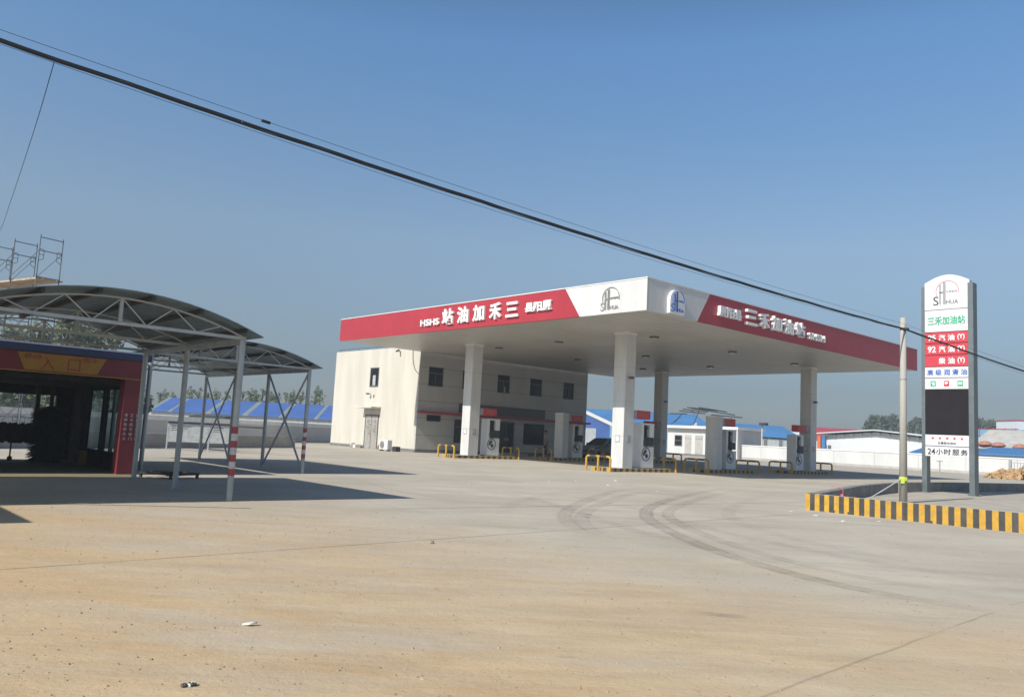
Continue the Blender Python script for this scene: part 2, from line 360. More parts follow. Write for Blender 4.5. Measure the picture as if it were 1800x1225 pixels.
    j = mth('MULTIPLY', mth('MAXIMUM', mth('MAXIMUM', j1, mth('MULTIPLY', j2, 0.55)), mth('MULTIPLY', j3, 0.0)), brk)
    c = mix(mth('MULTIPLY', j, 0.62), c, (0.11, 0.085, 0.06))
    l.new(c, b.inputs['Base Color'])
    bp = n.new('ShaderNodeBump'); bp.inputs['Strength'].default_value = 0.55; bp.inputs['Distance'].default_value = 0.02
    h = mth('ADD', mth('MULTIPLY', noise(6, 8, 0.7), 1.0), mth('MULTIPLY', fine, 0.35))
    h = mth('ADD', h, mth('MULTIPLY', noise(1.2, 6, 0.65, (0.35, 2.4, 1), R(-18)), 1.4))
    l.new(h, bp.inputs['Height']); l.new(bp.outputs[0], b.inputs['Normal'])
    return m
g = MB()
g.add([(-900, -300, 0), (900, -300, 0), (900, 1500, 0), (-900, 1500, 0)], [(0, 1, 2, 3)])
tag(g.build('ground', ground_material()), kind='structure')

def track_material():
    m = bpy.data.materials.new('tyre_rubber_mark'); m.use_nodes = True; n, l = m.node_tree.nodes, m.node_tree.links
    b = n['Principled BSDF']; b.inputs['Base Color'].default_value = (0.10, 0.09, 0.08, 1); b.inputs['Roughness'].default_value = 0.9
    out = n['Material Output']; tr = n.new('ShaderNodeBsdfTransparent'); mx = n.new('ShaderNodeMixShader')
    at_ = n.new('ShaderNodeAttribute'); at_.attribute_name = 'fade'
    tc = n.new('ShaderNodeTexCoord'); no = n.new('ShaderNodeTexNoise'); no.inputs['Scale'].default_value = 3; no.inputs['Detail'].default_value = 8; no.inputs['Roughness'].default_value = 0.7
    l.new(tc.outputs['Object'], no.inputs['Vector'])
    mr = n.new('ShaderNodeMapRange'); mr.inputs[1].default_value = 0.3; mr.inputs[2].default_value = 0.7; l.new(no.outputs[0], mr.inputs[0])
    mu = n.new('ShaderNodeMath'); mu.operation = 'MULTIPLY'; l.new(at_.outputs['Fac'], mu.inputs[0]); l.new(mr.outputs[0], mu.inputs[1])
    l.new(mu.outputs[0], mx.inputs[0]); l.new(tr.outputs[0], mx.inputs[1]); l.new(b.outputs[0], mx.inputs[2]); l.new(mx.outputs[0], out.inputs[0])
    return m
MT = track_material()
def spline(pts, n=10):
    pts = [Vector(p) for p in pts]; o = []
    for i in range(len(pts) - 1):
        a, b, c, d = pts[max(i - 1, 0)], pts[i], pts[i + 1], pts[min(i + 2, len(pts) - 1)]
        for k in range(n):
            t = k / n
            o.append(0.5 * ((2 * b) + (c - a) * t + (2 * a - 5 * b + 4 * c - d) * t * t + (3 * b - a - 3 * c + d) * t ** 3))
    return o + [pts[-1]]
def tyre_mark(pts, wd, strength, z=0.004):
    p = spline([(x, y, z) for x, y in pts]); vs = []; fs = []; fa = []
    prof = [(-1, 0), (-0.7, 1), (-0.25, 0.55), (0, 0.8), (0.25, 0.5), (0.7, 1), (1, 0)]
    for i, q in enumerate(p):
        d = (p[min(i + 1, len(p) - 1)] - p[max(i - 1, 0)]).normalized(); nn = Vector((-d.y, d.x, 0))
        e = min(1, i / 14, (len(p) - 1 - i) / 14)
        for s_, f_ in prof: vs.append(q + nn * s_ * wd); fa.append(f_ * e * strength)
    k = len(prof)
    for i in range(len(p) - 1):
        for j in range(k - 1): fs.append((i * k + j, i * k + j + 1, (i + 1) * k + j + 1, (i + 1) * k + j))
    me = bpy.data.meshes.new('tyre_mark'); me.from_pydata([tuple(v) for v in vs], [], fs); me.materials.append(MT)
    at_ = me.attributes.new('fade', 'FLOAT', 'POINT')
    for i, f_ in enumerate(fa): at_.data[i].value = f_
    o = bpy.data.objects.new('tyre_mark', me); col.objects.link(o); tag(o, kind='structure')
tyre_mark([(7.58, 27.1), (4.77, 21.28), (3.15, 17.22), (2.57, 14.83), (2.47, 12.95), (2.65, 10.45), (3.11, 8.69), (3.63, 7.76), (4.3, 7.18)], 0.15, 0.36)
tyre_mark([(7.94, 26.6), (5.25, 21.05), (3.60, 17.1), (3.0, 15.0), (2.9, 13.0), (3.12, 10.75), (3.6, 9.1), (4.3, 8.1)], 0.13, 0.24, 0.008)
tyre_mark([(4.3, 23.5), (3.06, 21.74), (1.74, 17.51), (1.11, 14.59), (1.01, 12.68), (1.2, 11.2)], 0.15, 0.24)
tyre_mark([(4.7, 23.0), (3.42, 21.14), (2.05, 16.97), (1.38, 14.21), (1.25, 12.39), (1.4, 11.0)], 0.15, 0.2, 0.008)
tyre_mark([(-1.5, 20.5), (0.6, 17.2), (1.9, 12.3), (3.4, 9.2), (5.2, 7.4)], 0.16, 0.16, 0.012)
tyre_mark([(0.3, 20.5), (2.2, 17.0), (3.4, 12.3), (4.9, 9.4), (6.6, 7.6)], 0.16, 0.15, 0.016)
tyre_mark([(1.45, 6.55), (1.65, 6.47), (1.82, 6.43), (1.95, 6.42)], 0.07, 0.5)
tyre_mark([(9.0, 26.0), (6.4, 21.0), (4.7, 17.0), (4.1, 14.6), (4.2, 12.4), (4.9, 10.2), (6.2, 8.6)], 0.16, 0.12, 0.024)
tyre_mark([(2.4, 22.6), (0.9, 18.4), (0.1, 15.2), (0.0, 12.9)], 0.14, 0.13, 0.028)

b = MB(); b.add([(-6.6, 11.72, 0.006), (-3.86, 12.50, 0.006), (-3.87, 12.58, 0.006), (-6.6, 11.82, 0.006)], [(0, 1, 2, 3)])
tag(b.build('slab_edge', M['concrete']), kind='structure')
# ------------------------------------------------------------------ emblem of the station: arc, tall SH, HUA
def emblem(mb, c, right, up_, wd, ht, ext, ink, arc):
    c, right, up_ = Vector(c), Vector(right), Vector(up_); nn = right.cross(up_)
    q = lambda x, y: c + right * x * wd + up_ * y * ht
    r = 0.43 * wd
    mb.ring(q(0.06, 0.08), right, up_, r * 0.965, r * 1.0, -12, 205, ext, arc)
    def rect(x0, y0, x1, y1, m): mb.prism([q(x0, y0), q(x1, y0), q(x1, y1), q(x0, y1)], nn * ext, m)
    for x in (-0.24, -0.195): rect(x, -0.44, x + 0.013, 0.36, ink)
    for x in (-0.09, -0.055, -0.02): rect(x, -0.44, x + 0.014, 0.46, ink)
    rect(-0.22, 0.035, -0.09, 0.07, ink)
    mb.text('S', q(-0.37, -0.28), right, up_, 0.2 * wd, 0.36 * ht, ext, ink, 0.0)
    mb.text('HUA', q(0.24, -0.35), right, up_, 0.44 * wd, 0.16 * ht, ext, ink, 0.0)
    mb.text('三禾石化', q(0.22, 0.07), right, up_, 0.42 * wd, 0.085 * ht, ext, ink, 0.0)

# ------------------------------------------------------------------ canopy
H, T, L1, L2 = 6.1056, 7.309, 21.797, 24.39
U1, U2, V1, V2 = 4.76, 15.34, 4.57, 21.08
can = thing('station_canopy', 'large flat red and white forecourt roof standing on four white columns', 'canopy', S(0, 0))
FT = 0.12
b = MB(); b.prism([(0, 0, H), (0, 3.33, H), (0, 4.19, T), (0, 0, T)], (FT, 0, 0), 0); b.prism([(0, 3.33, H), (0, L1, H), (0, L1, T), (0, 4.19, T)], (FT, 0, 0), 1)
b.build('fascia', [M['white_u'], M['red_u']], can)
b = MB(); b.prism([(FT, 0, H), (3.15, 0, H), (3.97, 0, T), (FT, 0, T)], (0, FT, 0), 0); b.prism([(3.15, 0, H), (L2, 0, H), (L2, 0, T), (3.97, 0, T)], (0, FT, 0), 1)
b.build('fascia', [M['white_v'], M['red_v']], can)
b = MB(); b.box(L2 - FT, FT, H + 0.08, L2, L1, T); b.build('fascia', M['red'], can)
b = MB(); b.box(FT, L1 - FT, H + 0.08, L2 - FT, L1, T); b.build('fascia', M['red'], can)
b = MB(); b.box(FT, FT, H + 0.01, L2, L1, H + 0.079); b.build('ceiling', M['ceiling'], can)
b = MB(); b.box(FT, FT, T - 0.45, L2 - FT, L1 - FT, T - 0.35); b.build('roof_deck', M['greysheet'], can)
b = MB()
for (p0, p1, ax) in (((-0.02, -0.02), (-0.02, L1), 0), ((-0.02, -0.02), (L2, -0.02), 1)):      # thin metal coping along the top edge
    if ax == 0: b.box(-0.02, -0.02, T, FT + 0.02, L1, T + 0.035)
    else: b.box(FT + 0.02, -0.02, T, L2, FT + 0.02, T + 0.035)
b.build('coping', M['white'], can)
# lettering
lb = MB()
def L(body, u0, u1, z0, z1, bold=0.03): lb.text(body, (-0.06, (u0 + u1) / 2, (z0 + z1) / 2), -Y, Z, abs(u0 - u1), z1 - z0, 0.10, 0, bold)
L('HSHS', 13.95, 12.46, 6.40, 6.72, 0.02); L('站', 12.21, 11.36, 6.36, 7.12); L('油', 11.07, 10.24, 6.36, 7.12); L('加', 9.92, 9.11, 6.36, 7.10)
L('禾', 8.76, 7.98, 6.36, 7.10); L('三', 7.66, 6.87, 6.38, 7.04); L('县', 6.43, 5.93, 6.50, 6.90); L('阳', 5.90, 5.40, 6.50, 6.90); L('原', 5.37, 4.86, 6.50, 6.92)
lb.build('lettering', M['letter'], can)
lb = MB()
def L(body, v0, v1, z0, z1, bold=0.03): lb.text(body, ((v0 + v1) / 2, -0.08, (z0 + z1) / 2), X, Z, abs(v0 - v1), z1 - z0, 0.14, 0, bold)
L('原', 4.47, 4.97, 6.50, 6.92); L('阳', 5.02, 5.54, 6.50, 6.92); L('县', 5.58, 6.09, 6.50, 6.92)
for i, ch in enumerate('三禾加油站'): L(ch, 6.48 + 1.02 * i, 7.30 + 1.02 * i, 6.42, 7.08)
L('SHSH', 11.77, 13.3, 6.42, 6.74, 0.02)
lb.build('lettering', M['letter'], can)
eb = MB(); emblem(eb, (-0.02, 1.78, 6.64), -Y, Z, 0.98, 0.86, 0.03, 0, 0); eb.build('emblem', M['signgrey'], can)
eb = MB()
cx, cz = 1.66, 6.62
out = [(cx - 0.46, -0.005, cz - 0.45), (cx + 0.46, -0.005, cz - 0.45), (cx + 0.46, -0.005, cz - 0.28)] + [(cx + 0.46 * math.cos(R(a)), -0.005, cz + 0.02 + 0.46 * math.sin(R(a))) for a in range(0, 181, 12)] + [(cx - 0.46, -0.005, cz - 0.28)]
eb.prism(out, (0, -0.14, 0), 0); emblem(eb, (cx, -0.15, cz), X, Z, 0.86, 0.84, 0.02, 1, 1)
eb.build('emblem', [M['letter'], M['blue']], can)
for v in (5.65, 12.6, 18.85):
    for u in (4.45, 10.0, 15.2):
        vv = v + (0.55 if v == 5.65 and u != 10.0 else 0)
        b = MB((vv, u, H)); b.lathe([(0.19, -0.06), (0.22, -0.05), (0.22, 0.02)], (vv, u, H), 20); o = b.build('ceiling_light', M['lampdark'], can); o.location = (vv, u, H)
        b = MB(); b.lathe([(0.15, -0.072), (0.16, -0.06)], (0, 0, 0), 20); b.build('lamp_lens', M['lampglass'], o)
W2 = 0.335
def column(v, u, plate=True, lights=False):
    b = MB((v, u, 0)); b.box(v - W2, u - W2, 0.15, v + W2, u + W2, H + 0.02); c = b.build('column', M['column'], can, bevel=0.012); c.location = (v, u, 0)
    b = MB(); b.box(-W2 - 0.03, -W2 - 0.03, H - 0.10, W2 + 0.03, W2 + 0.03, H + 0.012); b.build('capital_trim', M['white'], c)
    if plate:
        b = MB(); b.box(-W2 - 0.012, -0.14, 1.26, -W2 + 0.002, 0.12, 1.56, 0); b.box(-W2 - 0.016, -0.11, 1.30, -W2 - 0.01, 0.09, 1.52, 1); b.build('notice_plate', [M['signgrey'], M['signwhite']], c)
        b = MB(); b.box(-0.12, -W2 - 0.012, 1.26, 0.13, -W2 + 0.002, 1.56, 0)
        for k in range(4): b.box(-0.09, -W2 - 0.015, 1.31 + k * 0.06, 0.07 + 0.02 * (k % 2), -W2 - 0.01, 1.335 + k * 0.06, 1)
        b.build('notice_plate', [M['signgrey'], M['signwhite']], c)
    if lights:
        for dx, dy in ((-0.1, -1), (1, 0.1)):
            b = MB(); p = Vector((dx * W2 if abs(dx) == 1 else dx, dy * W2 if abs(dy) == 1 else dy, 4.1)); nrm = Vector((int(dx), int(dy), 0))
            b.bar(p, p + nrm * 0.12, 0.04, 0.04); q = p + nrm * 0.16
            b.box(q.x - 0.09, q.y - 0.07, 4.03, q.x + 0.09, q.y + 0.07, 4.14); b.build('floodlight', M['lampdark'], c)
column(V1, U1, lights=True); column(V1, U2); column(V2, U1, lights=True); column(V2, U2, lights=True)

# ------------------------------------------------------------------ station building
BV, BU, BR, BD, BH = 5.72, 21.9, 20.85, 10.1, 6.5
bld = thing('station_building', 'two storey cream and grey shop building behind the forecourt', 'building', S(BV, BU))
OF = (BV, BU, 0)
b = MB(OF); b.box(BV, BU + 0.12, 0, BR, BU + BD, BH); b.build('wall', M['cream'], bld)
wins = [(6.42, 7.57), (9.10, 10.25), (12.07, 13.19), (15.06, 16.20), (18.33, 19.43)]
# front facing with openings cut out, built as strips around them
holes = [(a, c, 4.08, 5.29) for a, c in wins] + [(6.45, 7.56, 1.92, 2.34), (8.63, 10.2, 0.65, 2.16), (12.42, 13.81, 0.16, 2.22), (14.63, 16.64, 0.73, 2.19)]
def faced(mb, x0, x1, z0, z1, y, t, holes, m=0, axis=0):
    zs = sorted({z0, z1, *[h[2] for h in holes], *[h[3] for h in holes]})
    for za, zb in zip(zs, zs[1:]):
        hs = sorted((h[0], h[1]) for h in holes if h[2] < zb - 1e-6 and h[3] > za + 1e-6)
        x = x0
        for a, c in hs + [(x1, x1)]:
            if a > x + 1e-6:
                if axis == 0: mb.box(x, y, za, a, y + t, zb, m)
                else: mb.box(y, x, za, y + t, a, zb, m)
            x = max(x, c)
b = MB(OF); faced(b, BV, BR, 0, BH, BU, 0.119, holes); b.build('front_facing', M['stone'], bld)
b = MB(OF); b.box(BV + 0.001, BU - 0.05, 0, 12.3, BU - 0.001, 0.2); b.box(13.9, BU - 0.05, 0, BR, BU - 0.001, 0.2); b.build('plinth', M['plinth'], bld)
def win(x0, x1, z0, z1, y=BU, split=True, curtain=None):
    b = MB(OF); f = 0.05
    b.box(x0, y + 0.03, z0, x1, y + 0.11, z0 + f); b.box(x0, y + 0.03, z1 - f, x1, y + 0.11, z1); b.box(x0, y + 0.03, z0 + f, x0 + f, y + 0.11, z1 - f); b.box(x1 - f, y + 0.03, z0 + f, x1, y + 0.11, z1 - f)
    if split:
        zt = z0 + (z1 - z0) * 0.66; b.box(x0 + f, y + 0.035, zt, x1 - f, y + 0.11, zt + 0.05); xm = (x0 + x1) / 2; b.box(xm - 0.025, y + 0.035, z0 + f, xm + 0.025, y + 0.11, zt)
    w_ = b.build('window', M['frame'], bld)
    g_ = MB(OF); g_.box(x0 + f * 0.5, y + 0.085, z0 + f * 0.5, x1 - f * 0.5, y + 0.1, z1 - f * 0.5); g_.build('pane', M['glass'], w_)
    if curtain:
        g_ = MB(OF); g_.box(*curtain); g_.build('curtain', M['curtain'], w_)
for i, (a, c) in enumerate(wins): win(a, c, 4.08, 5.29, curtain=(12.75, BU + 0.08, 4.14, 12.85, BU + 0.084, 4.5) if i == 2 else None)
win(6.45, 7.56, 1.92, 2.34, split=False); win(8.63, 10.2, 0.65, 2.16); win(14.63, 16.64, 0.73, 2.19, split=False)
b = MB(OF); x0, x1 = 12.42, 13.81
b.box(x0, BU + 0.02, 0.16, x0 + 0.08, BU + 0.11, 2.22); b.box(x1 - 0.08, BU + 0.02, 0.16, x1, BU + 0.11, 2.22); b.box(x0 + 0.08, BU + 0.02, 2.12, x1 - 0.08, BU + 0.11, 2.22); b.box((x0 + x1) / 2 - 0.03, BU + 0.03, 0.16, (x0 + x1) / 2 + 0.03, BU + 0.1, 2.12)
dr = b.build('door', M['frame'], bld)
b = MB(OF); b.box(x0 + 0.04, BU + 0.075, 0.16, x1 - 0.04, BU + 0.09, 2.16); b.build('pane', M['glass'], dr)
b = MB(OF); b.box(12.95, BU + 0.06, 0.95, 13.35, BU + 0.07, 1.12); b.build('door_sticker', M['ochre'], dr)
b = MB(OF); b.box(12.1, BU - 1.0, 0.0, 14.2, BU - 0.05, 0.15); b.build('doorstep', M['concrete'], bld)
b = MB(OF); b.box(BV - 0.02, BU - 0.34, 2.39, BR + 0.15, BU - 0.002, 2.52); b.build('red_ledge', M['red'], bld)
b = MB(OF); b.box(8.93, BU - 0.12, 2.56, 16.52, BU - 0.003, 3.17); b.build('shop_signboard', M['darksign'], bld)
# left wall things
b = MB(OF); b.box(BV - 0.04, BU - 0.02, 0, BV - 0.001, 26.05, 0.19); b.box(BV - 0.04, 27.66, 0, BV - 0.001, BU + BD, 0.19); b.build('plinth', M['plinth'], bld)
b = MB(OF); b.box(BV - 0.03, 26.4, 4.02, BV - 0.002, 27.42, 5.28, 0); wl = b.build('window', M['frame'], bld)
b = MB(OF); b.box(BV - 0.036, 26.46, 4.10, BV - 0.03, 27.34, 5.22, 0); b.box(BV - 0.04, 26.72, 4.10, BV - 0.036, 27.05, 4.78, 1); b.build('pane', [M['glass'], M['curtain']], wl)
b = MB(OF); b.box(BV - 0.03, 26.1, 0.02, BV - 0.002, 27.6, 2.14, 0); b.box(BV - 0.05, 26.06, 0.0, BV - 0.002, 26.12, 2.2, 1); b.box(BV - 0.05, 27.58, 0.0, BV - 0.002, 27.64, 2.2, 1); b.box(BV - 0.05, 26.12, 2.14, BV - 0.002, 27.58, 2.2, 1); b.box(BV - 0.045, 26.84, 0.02, BV - 0.03, 26.87, 2.14, 1)
dl = b.build('side_door', [M['steeldoor'], M['frame']], bld)
b = MB(OF)
for k in range(26): b.box(BV - 0.04, 26.2 + (k % 2) * 0.72 + rnd.random() * 0.4, 0.9 + (k // 2) * 0.075, BV - 0.03, 26.3 + (k % 2) * 0.72 + rnd.random() * 0.4, 0.93 + (k // 2) * 0.075)
b.build('door_scrollwork', M['frame'], dl)
b = MB(OF); b.box(BV - 0.75, 25.9, 2.60, BV - 0.002, 27.9, 2.70); b.build('door_canopy', M['cream'], bld)
b = MB(OF); b.bar((BV, 27.2, 3.54), (BV - 0.22, 27.2, 3.56), 0.04); b.box(BV - 0.34, 27.12, 3.5, BV - 0.2, 27.28, 3.6); b.bar((BV - 0.03, 26.8, 3.30), (BV - 0.03, 26.8, 3.5), 0.05); b.build('wall_lamp', M['lampdark'], bld)
b = MB(OF); b.bar((BV, 24.1, 6.2), (BV - 0.2, 24.1, 6.24), 0.04); b.tube([(BV - 0.12, 24.1, 6.3), (BV - 0.36, 24.05, 6.2)], 0.06); b.build('camera_housing', M['lampdark'], bld)
b = MB(OF); b.tube(spline([(BV - 0.03, 22.7, 6.3), (BV - 0.03, 22.65, 5.7), (BV - 0.04, 22.4, 5.1), (BV - 0.03, 21.95, 4.75)]), 0.018, 5); b.build('loose_cable', M['cable'], bld)
b = MB(OF); b.tube([(BV + 0.1, BU + 0.3, BH + 0.16), (BV + 0.1, BU + BD - 0.1, BH + 0.16)], 0.012, 5)
for k in range(9): b.tube([(BV + 0.1, BU + 0.5 + k * 1.15, BH), (BV + 0.1, BU + 0.5 + k * 1.15, BH + 0.16)], 0.01, 5)
b.build('roof_rail', M['darkmetal'], bld)

# outdoor units and odds at the foot of the left wall
ac = thing('air_conditioner_unit', 'white outdoor air conditioner unit standing by the cream wall corner', 'air conditioner', S(4.45, 23.0))
b = MB(); b.box(-0.28, -0.45, 0.08, 0.05, 0.45, 0.66); b.build('casing', M['pumpwhite'], ac, bevel=0.015)
b = MB(); b.ring((-0.285, 0.12, 0.37), -Y, Z, 0.02, 0.23, 0, 360, 0.012, 0, 24)
for k in range(5): b.ring((-0.29, 0.12, 0.37), -Y, Z, 0.03 + k * 0.045, 0.04 + k * 0.045, 0, 360, 0.012, 1, 20)
b.build('fan_grille', [M['signgrey'], M['darkmetal']], ac)
b = MB(); b.box(-0.25, -0.4, 0, 0.0, -0.32, 0.08); b.box(-0.25, 0.32, 0, 0.0, 0.4, 0.08); b.build('foot_bracket', M['darkmetal'], ac)
b = MB(); b.box(0.05, -0.9, 0.0, 0.35, -0.5, 0.3); b.build('pipe_box', M['darkmetal'], ac)
b = MB(); b.lathe([(0.15, 0), (0.2, 0.06), (0.23, 0.28), (0.25, 0.30), (0.22, 0.30), (0.2, 0.2)], (0, 0, 0), 18)
tag(place(b.build('flower_pot', M['terracotta'], smooth=True), S(5.1, 24.6)), 'small terracotta pot by the side door', 'pot')
b = MB(); b.lathe([(0.14, 0), (0.17, 0.3), (0.18, 0.31), (0.16, 0.31), (0.14, 0.1)], (0, 0, 0), 16)
tag(place(b.build('bucket', M['plastic'], smooth=True), S(5.25, 28.3)), 'white bucket standing left of the side door', 'bucket')
b = MB(); b.box(-0.2, -0.15, 0, 0.2, 0.15, 0.2); b.box(-0.21, -0.16, 0.17, 0.21, 0.16, 0.215)
tag(place(b.build('small_box', M['plastic'], bevel=0.01), S(5.3, 27.85)), 'low white box beside the bucket at the wall', 'box')

# ------------------------------------------------------------------ pump islands, pumps, signs, guards
ISL = [('near left', V1, U1, 1, 'near the front white column'), ('near middle', 11.6, U1, 0, 'between the two front columns'), ('near right', V2, U1, -1, 'at the front right column'),
       ('far left', V1, U2, 1, 'at the column before the shop corner'), ('far middle', 11.6, U2, 0, 'in front of the shop windows'), ('far right', V2, U2, -1, 'at the far shaded column')]
def make_island():
    b = MB()
    n = 21; x0, x1, y0, y1 = -2.1, 2.1, -0.55, 0.55
    for k in range(n):
        a, c = x0 + (x1 - x0) * k / n, x0 + (x1 - x0) * (k + 1) / n
        b.add([(a, y0, 0), (c, y0, 0), (c, y0, 0.15), (a, y0, 0.15)], [(0, 1, 2, 3)], 1 + k % 2)
        b.add([(a, y1, 0), (c, y1, 0), (c, y1, 0.15), (a, y1, 0.15)], [(3, 2, 1, 0)], 1 + k % 2)
    for k in range(5):
        a, c = y0 + (y1 - y0) * k / 5, y0 + (y1 - y0) * (k + 1) / 5
        for x in (x0, x1): b.add([(x, a, 0), (x, c, 0), (x, c, 0.15), (x, a, 0.15)], [(0, 1, 2, 3)], 1 + k % 2)
    b.add([(x0, y0, 0.15), (x1, y0, 0.15), (x1, y1, 0.15), (x0, y1, 0.15)], [(0, 1, 2, 3)], 0)
    return b.build('pump_island', [M['concrete'], M['yellow'], M['black']])
def make_pump():
    p = thing('fuel_pump', '', 'fuel pump', group='fuel pumps on the islands')
    w_, d_ = 0.44, 0.28
    b = MB(); b.box(-w_, -d_, 0.0, w_, d_, 0.92)                       # lower cabinet
    b.box(-w_, -d_, 0.92, -w_ + 0.14, d_, 1.98); b.box(-w_ + 0.14, -d_, 1.9, w_, d_, 1.98)
    b.box(-w_ + 0.14, -0.06, 0.92, w_, 0.06, 1.9); b.box(0.13, -d_ + 0.01, 1.36, w_, d_ - 0.01, 1.9)
    b.build('cabinet', M['pumpwhite'], p, bevel=0.012)
    for s in (-1, 1):
        b = MB(); b.box(-w_ + 0.14, s * 0.06, 0.98, w_ - 0.002, s * (d_ - 0.03), 1.35, 0); b.box(-w_ + 0.2, s * (d_ - 0.035), 1.04, w_ - 0.06, s * (d_ - 0.022), 1.3, 1); b.build('display', [M['pumpdark'], M['screen']], p)
        b = MB(); b.box(-w_ + 0.141, s * 0.061, 1.36, 0.128, s * 0.1, 1.898, 0)
        for x in (-0.2, -0.03):
            b.bar((x, s * 0.17, 1.45), (x, s * 0.17, 1.72), 0.05, 0.06, 0); b.bar((x, s * 0.12, 1.72), (x, s * 0.3, 1.78), 0.045, 0.05, 0)
        b.build('nozzle', M['pumpdark'], p)
        b = MB()
        for x in (-0.2, -0.03):
            b.tube(spline([(x, s * 0.18, 1.46), (x - 0.01, s * 0.30, 1.25), (x - 0.03, s * 0.31, 1.02), (x - 0.09, s * 0.30, 0.97), (x - 0.12, s * 0.27, 1.2), (x - 0.12, s * 0.1, 1.5)], 6), 0.014, 6)
        b.build('hose', M['cable'], p, smooth=True)
        b = MB(); rr = X if s < 0 else -X; cc = (-0.12 if s < 0 else 0.12, s * d_, 0.60)
        b.ring(cc, rr, Z, 0.265, 0.305, 0, 360, 0.012, 0, 36)
        b.ring(cc, rr, Z, 0.06, 0.21, 75, 200, 0.012, 0, 14)
        c0 = Vector(cc); nn = rr.cross(Z) * 0.012
        b.prism([c0 + rr * -0.08 + Z * -0.06, c0 + rr * 0.03 + Z * -0.2, c0 + rr * 0.17 + Z * -0.09, c0 + rr * 0.05 + Z * 0.04], nn, 0)
        b.build('round_badge', M['ink'], p)
    b = MB(); b.box(-w_ + 0.02, -d_ + 0.02, -0.03, w_ - 0.02, d_ - 0.02, 0.0); b.build('base_frame', M['darkmetal'], p)
    return p
def make_guard():
    gd = thing('hoop_guard', '', 'guard rail', group='yellow hoop guards at the island ends')
    for y in (-0.68, 0.0, 0.68):
        b = MB(); b.tube([(0, y, 0), (0, y, 0.6 if y == 0 else 0.5)], 0.049, 10, 0); b.lathe([(0.09, 0), (0.09, 0.015)], (0, y, 0), 12, 0)
        b.build('post', M['yellow'], gd, smooth=False)
    b = MB(); r = 0.12
    pts = [(0, -0.68, 0.5)] + [(0, -0.68 + r - r * math.cos(R(a)), 0.5 + r * math.sin(R(a))) for a in (30, 60, 90)]
    pts += [(0, -0.47, 0.62), (0, -0.46, 0.62)]
    b.tube(pts[:5], 0.049, 10, 0); b.tube([(0, -0.47, 0.62), (0, -0.1, 0.62)], 0.0495, 10, 1); b.tube([(0, -0.1, 0.62), (0, 0.1, 0.62)], 0.049, 10, 0); b.tube([(0, 0.1, 0.62), (0, 0.47, 0.62)], 0.0495, 10, 1)
    b.tube([(0, -p[1], p[2]) for p in pts[:5]], 0.049, 10, 0)
    b.build('top_rail', [M['yellow'], M['black']], gd)
    return gd
isl0 = make_island(); pump0 = make_pump(); gd0 = make_guard()
first = True
for nm, v, u, side, where in ISL:
    cv = v + (0.75 if side == 1 else -0.75 if side == -1 else 0.85)
    il = isl0 if first else isl0.copy()
    if not first: col.objects.link(il)
    place(il, S(cv, u)); tag(il, 'low concrete pump island with yellow and black edge ' + where, 'pump island', 'pump islands under the canopy')
    pv = v + (1.45 if side == 1 else -1.45 if side == -1 else 1.15)
    ploc = S(pv, u, 0.18)
    if first: place(pump0, ploc); pm = pump0
    else: pm = dup(pump0, ploc)
    pm['label'] = 'white fuel pump with round black badge ' + where
    for e, gx in (('left', cv - 2.28), ('right', cv + 2.28)):
        if first and e == 'left': gd = place(gd0, S(gx, u))
        else: gd = dup(gd0, S(gx, u))
        gd['label'] = f'yellow black hoop guard, {e} end of the island {where}'
    # light box with the pump number, cantilevered from the column or pillar
    sv = v + (W2 if side == 1 else -W2 if side == -1 else 0.24); s = 1 if side >= 0 else -1
    sg = thing('pump_sign', 'red number sign over the pump ' + where, 'sign', S(sv, u - 0.05, 2.34), group='red pump number signs')
    b = MB(); b.box(0, -0.2, 0, s * 0.32, 0.2, 0.36); b.build('arm_box', M['signgrey'], sg, bevel=0.01)
    b = MB(); b.box(s * 0.32, -0.215, -0.01, s * 1.28, 0.215, 0.37); b.build('sign_box', M['signred'], sg, bevel=0.03)
    b = MB(); b.text({0: '2', 1: '1', 2: '3', 3: '4', 4: '5', 5: '6'}[ISL.index((nm, v, u, side, where))] + ' 号机', (s * 0.8, -0.22, 0.18), X, Z, 0.42, 0.17, 0.012, 0, 0.01); b.build('lettering', M['ochre'], sg)
    if side == 0:
        b = MB(); b.box(-0.24, -0.34, 0, 0.24, 0.34, 2.62)
        pl = thing('short_pillar', 'short white sign pillar without a roof load ' + where, 'pillar', S(v, u, 0.15), group='short pillars beside the pumps')
        b.build('shaft', M['column'], pl, bevel=0.01)
        b = MB(); b.box(-0.255, -0.355, 2.58, 0.255, 0.355, 2.64); b.build('cap', M['white'], pl)
    first = False

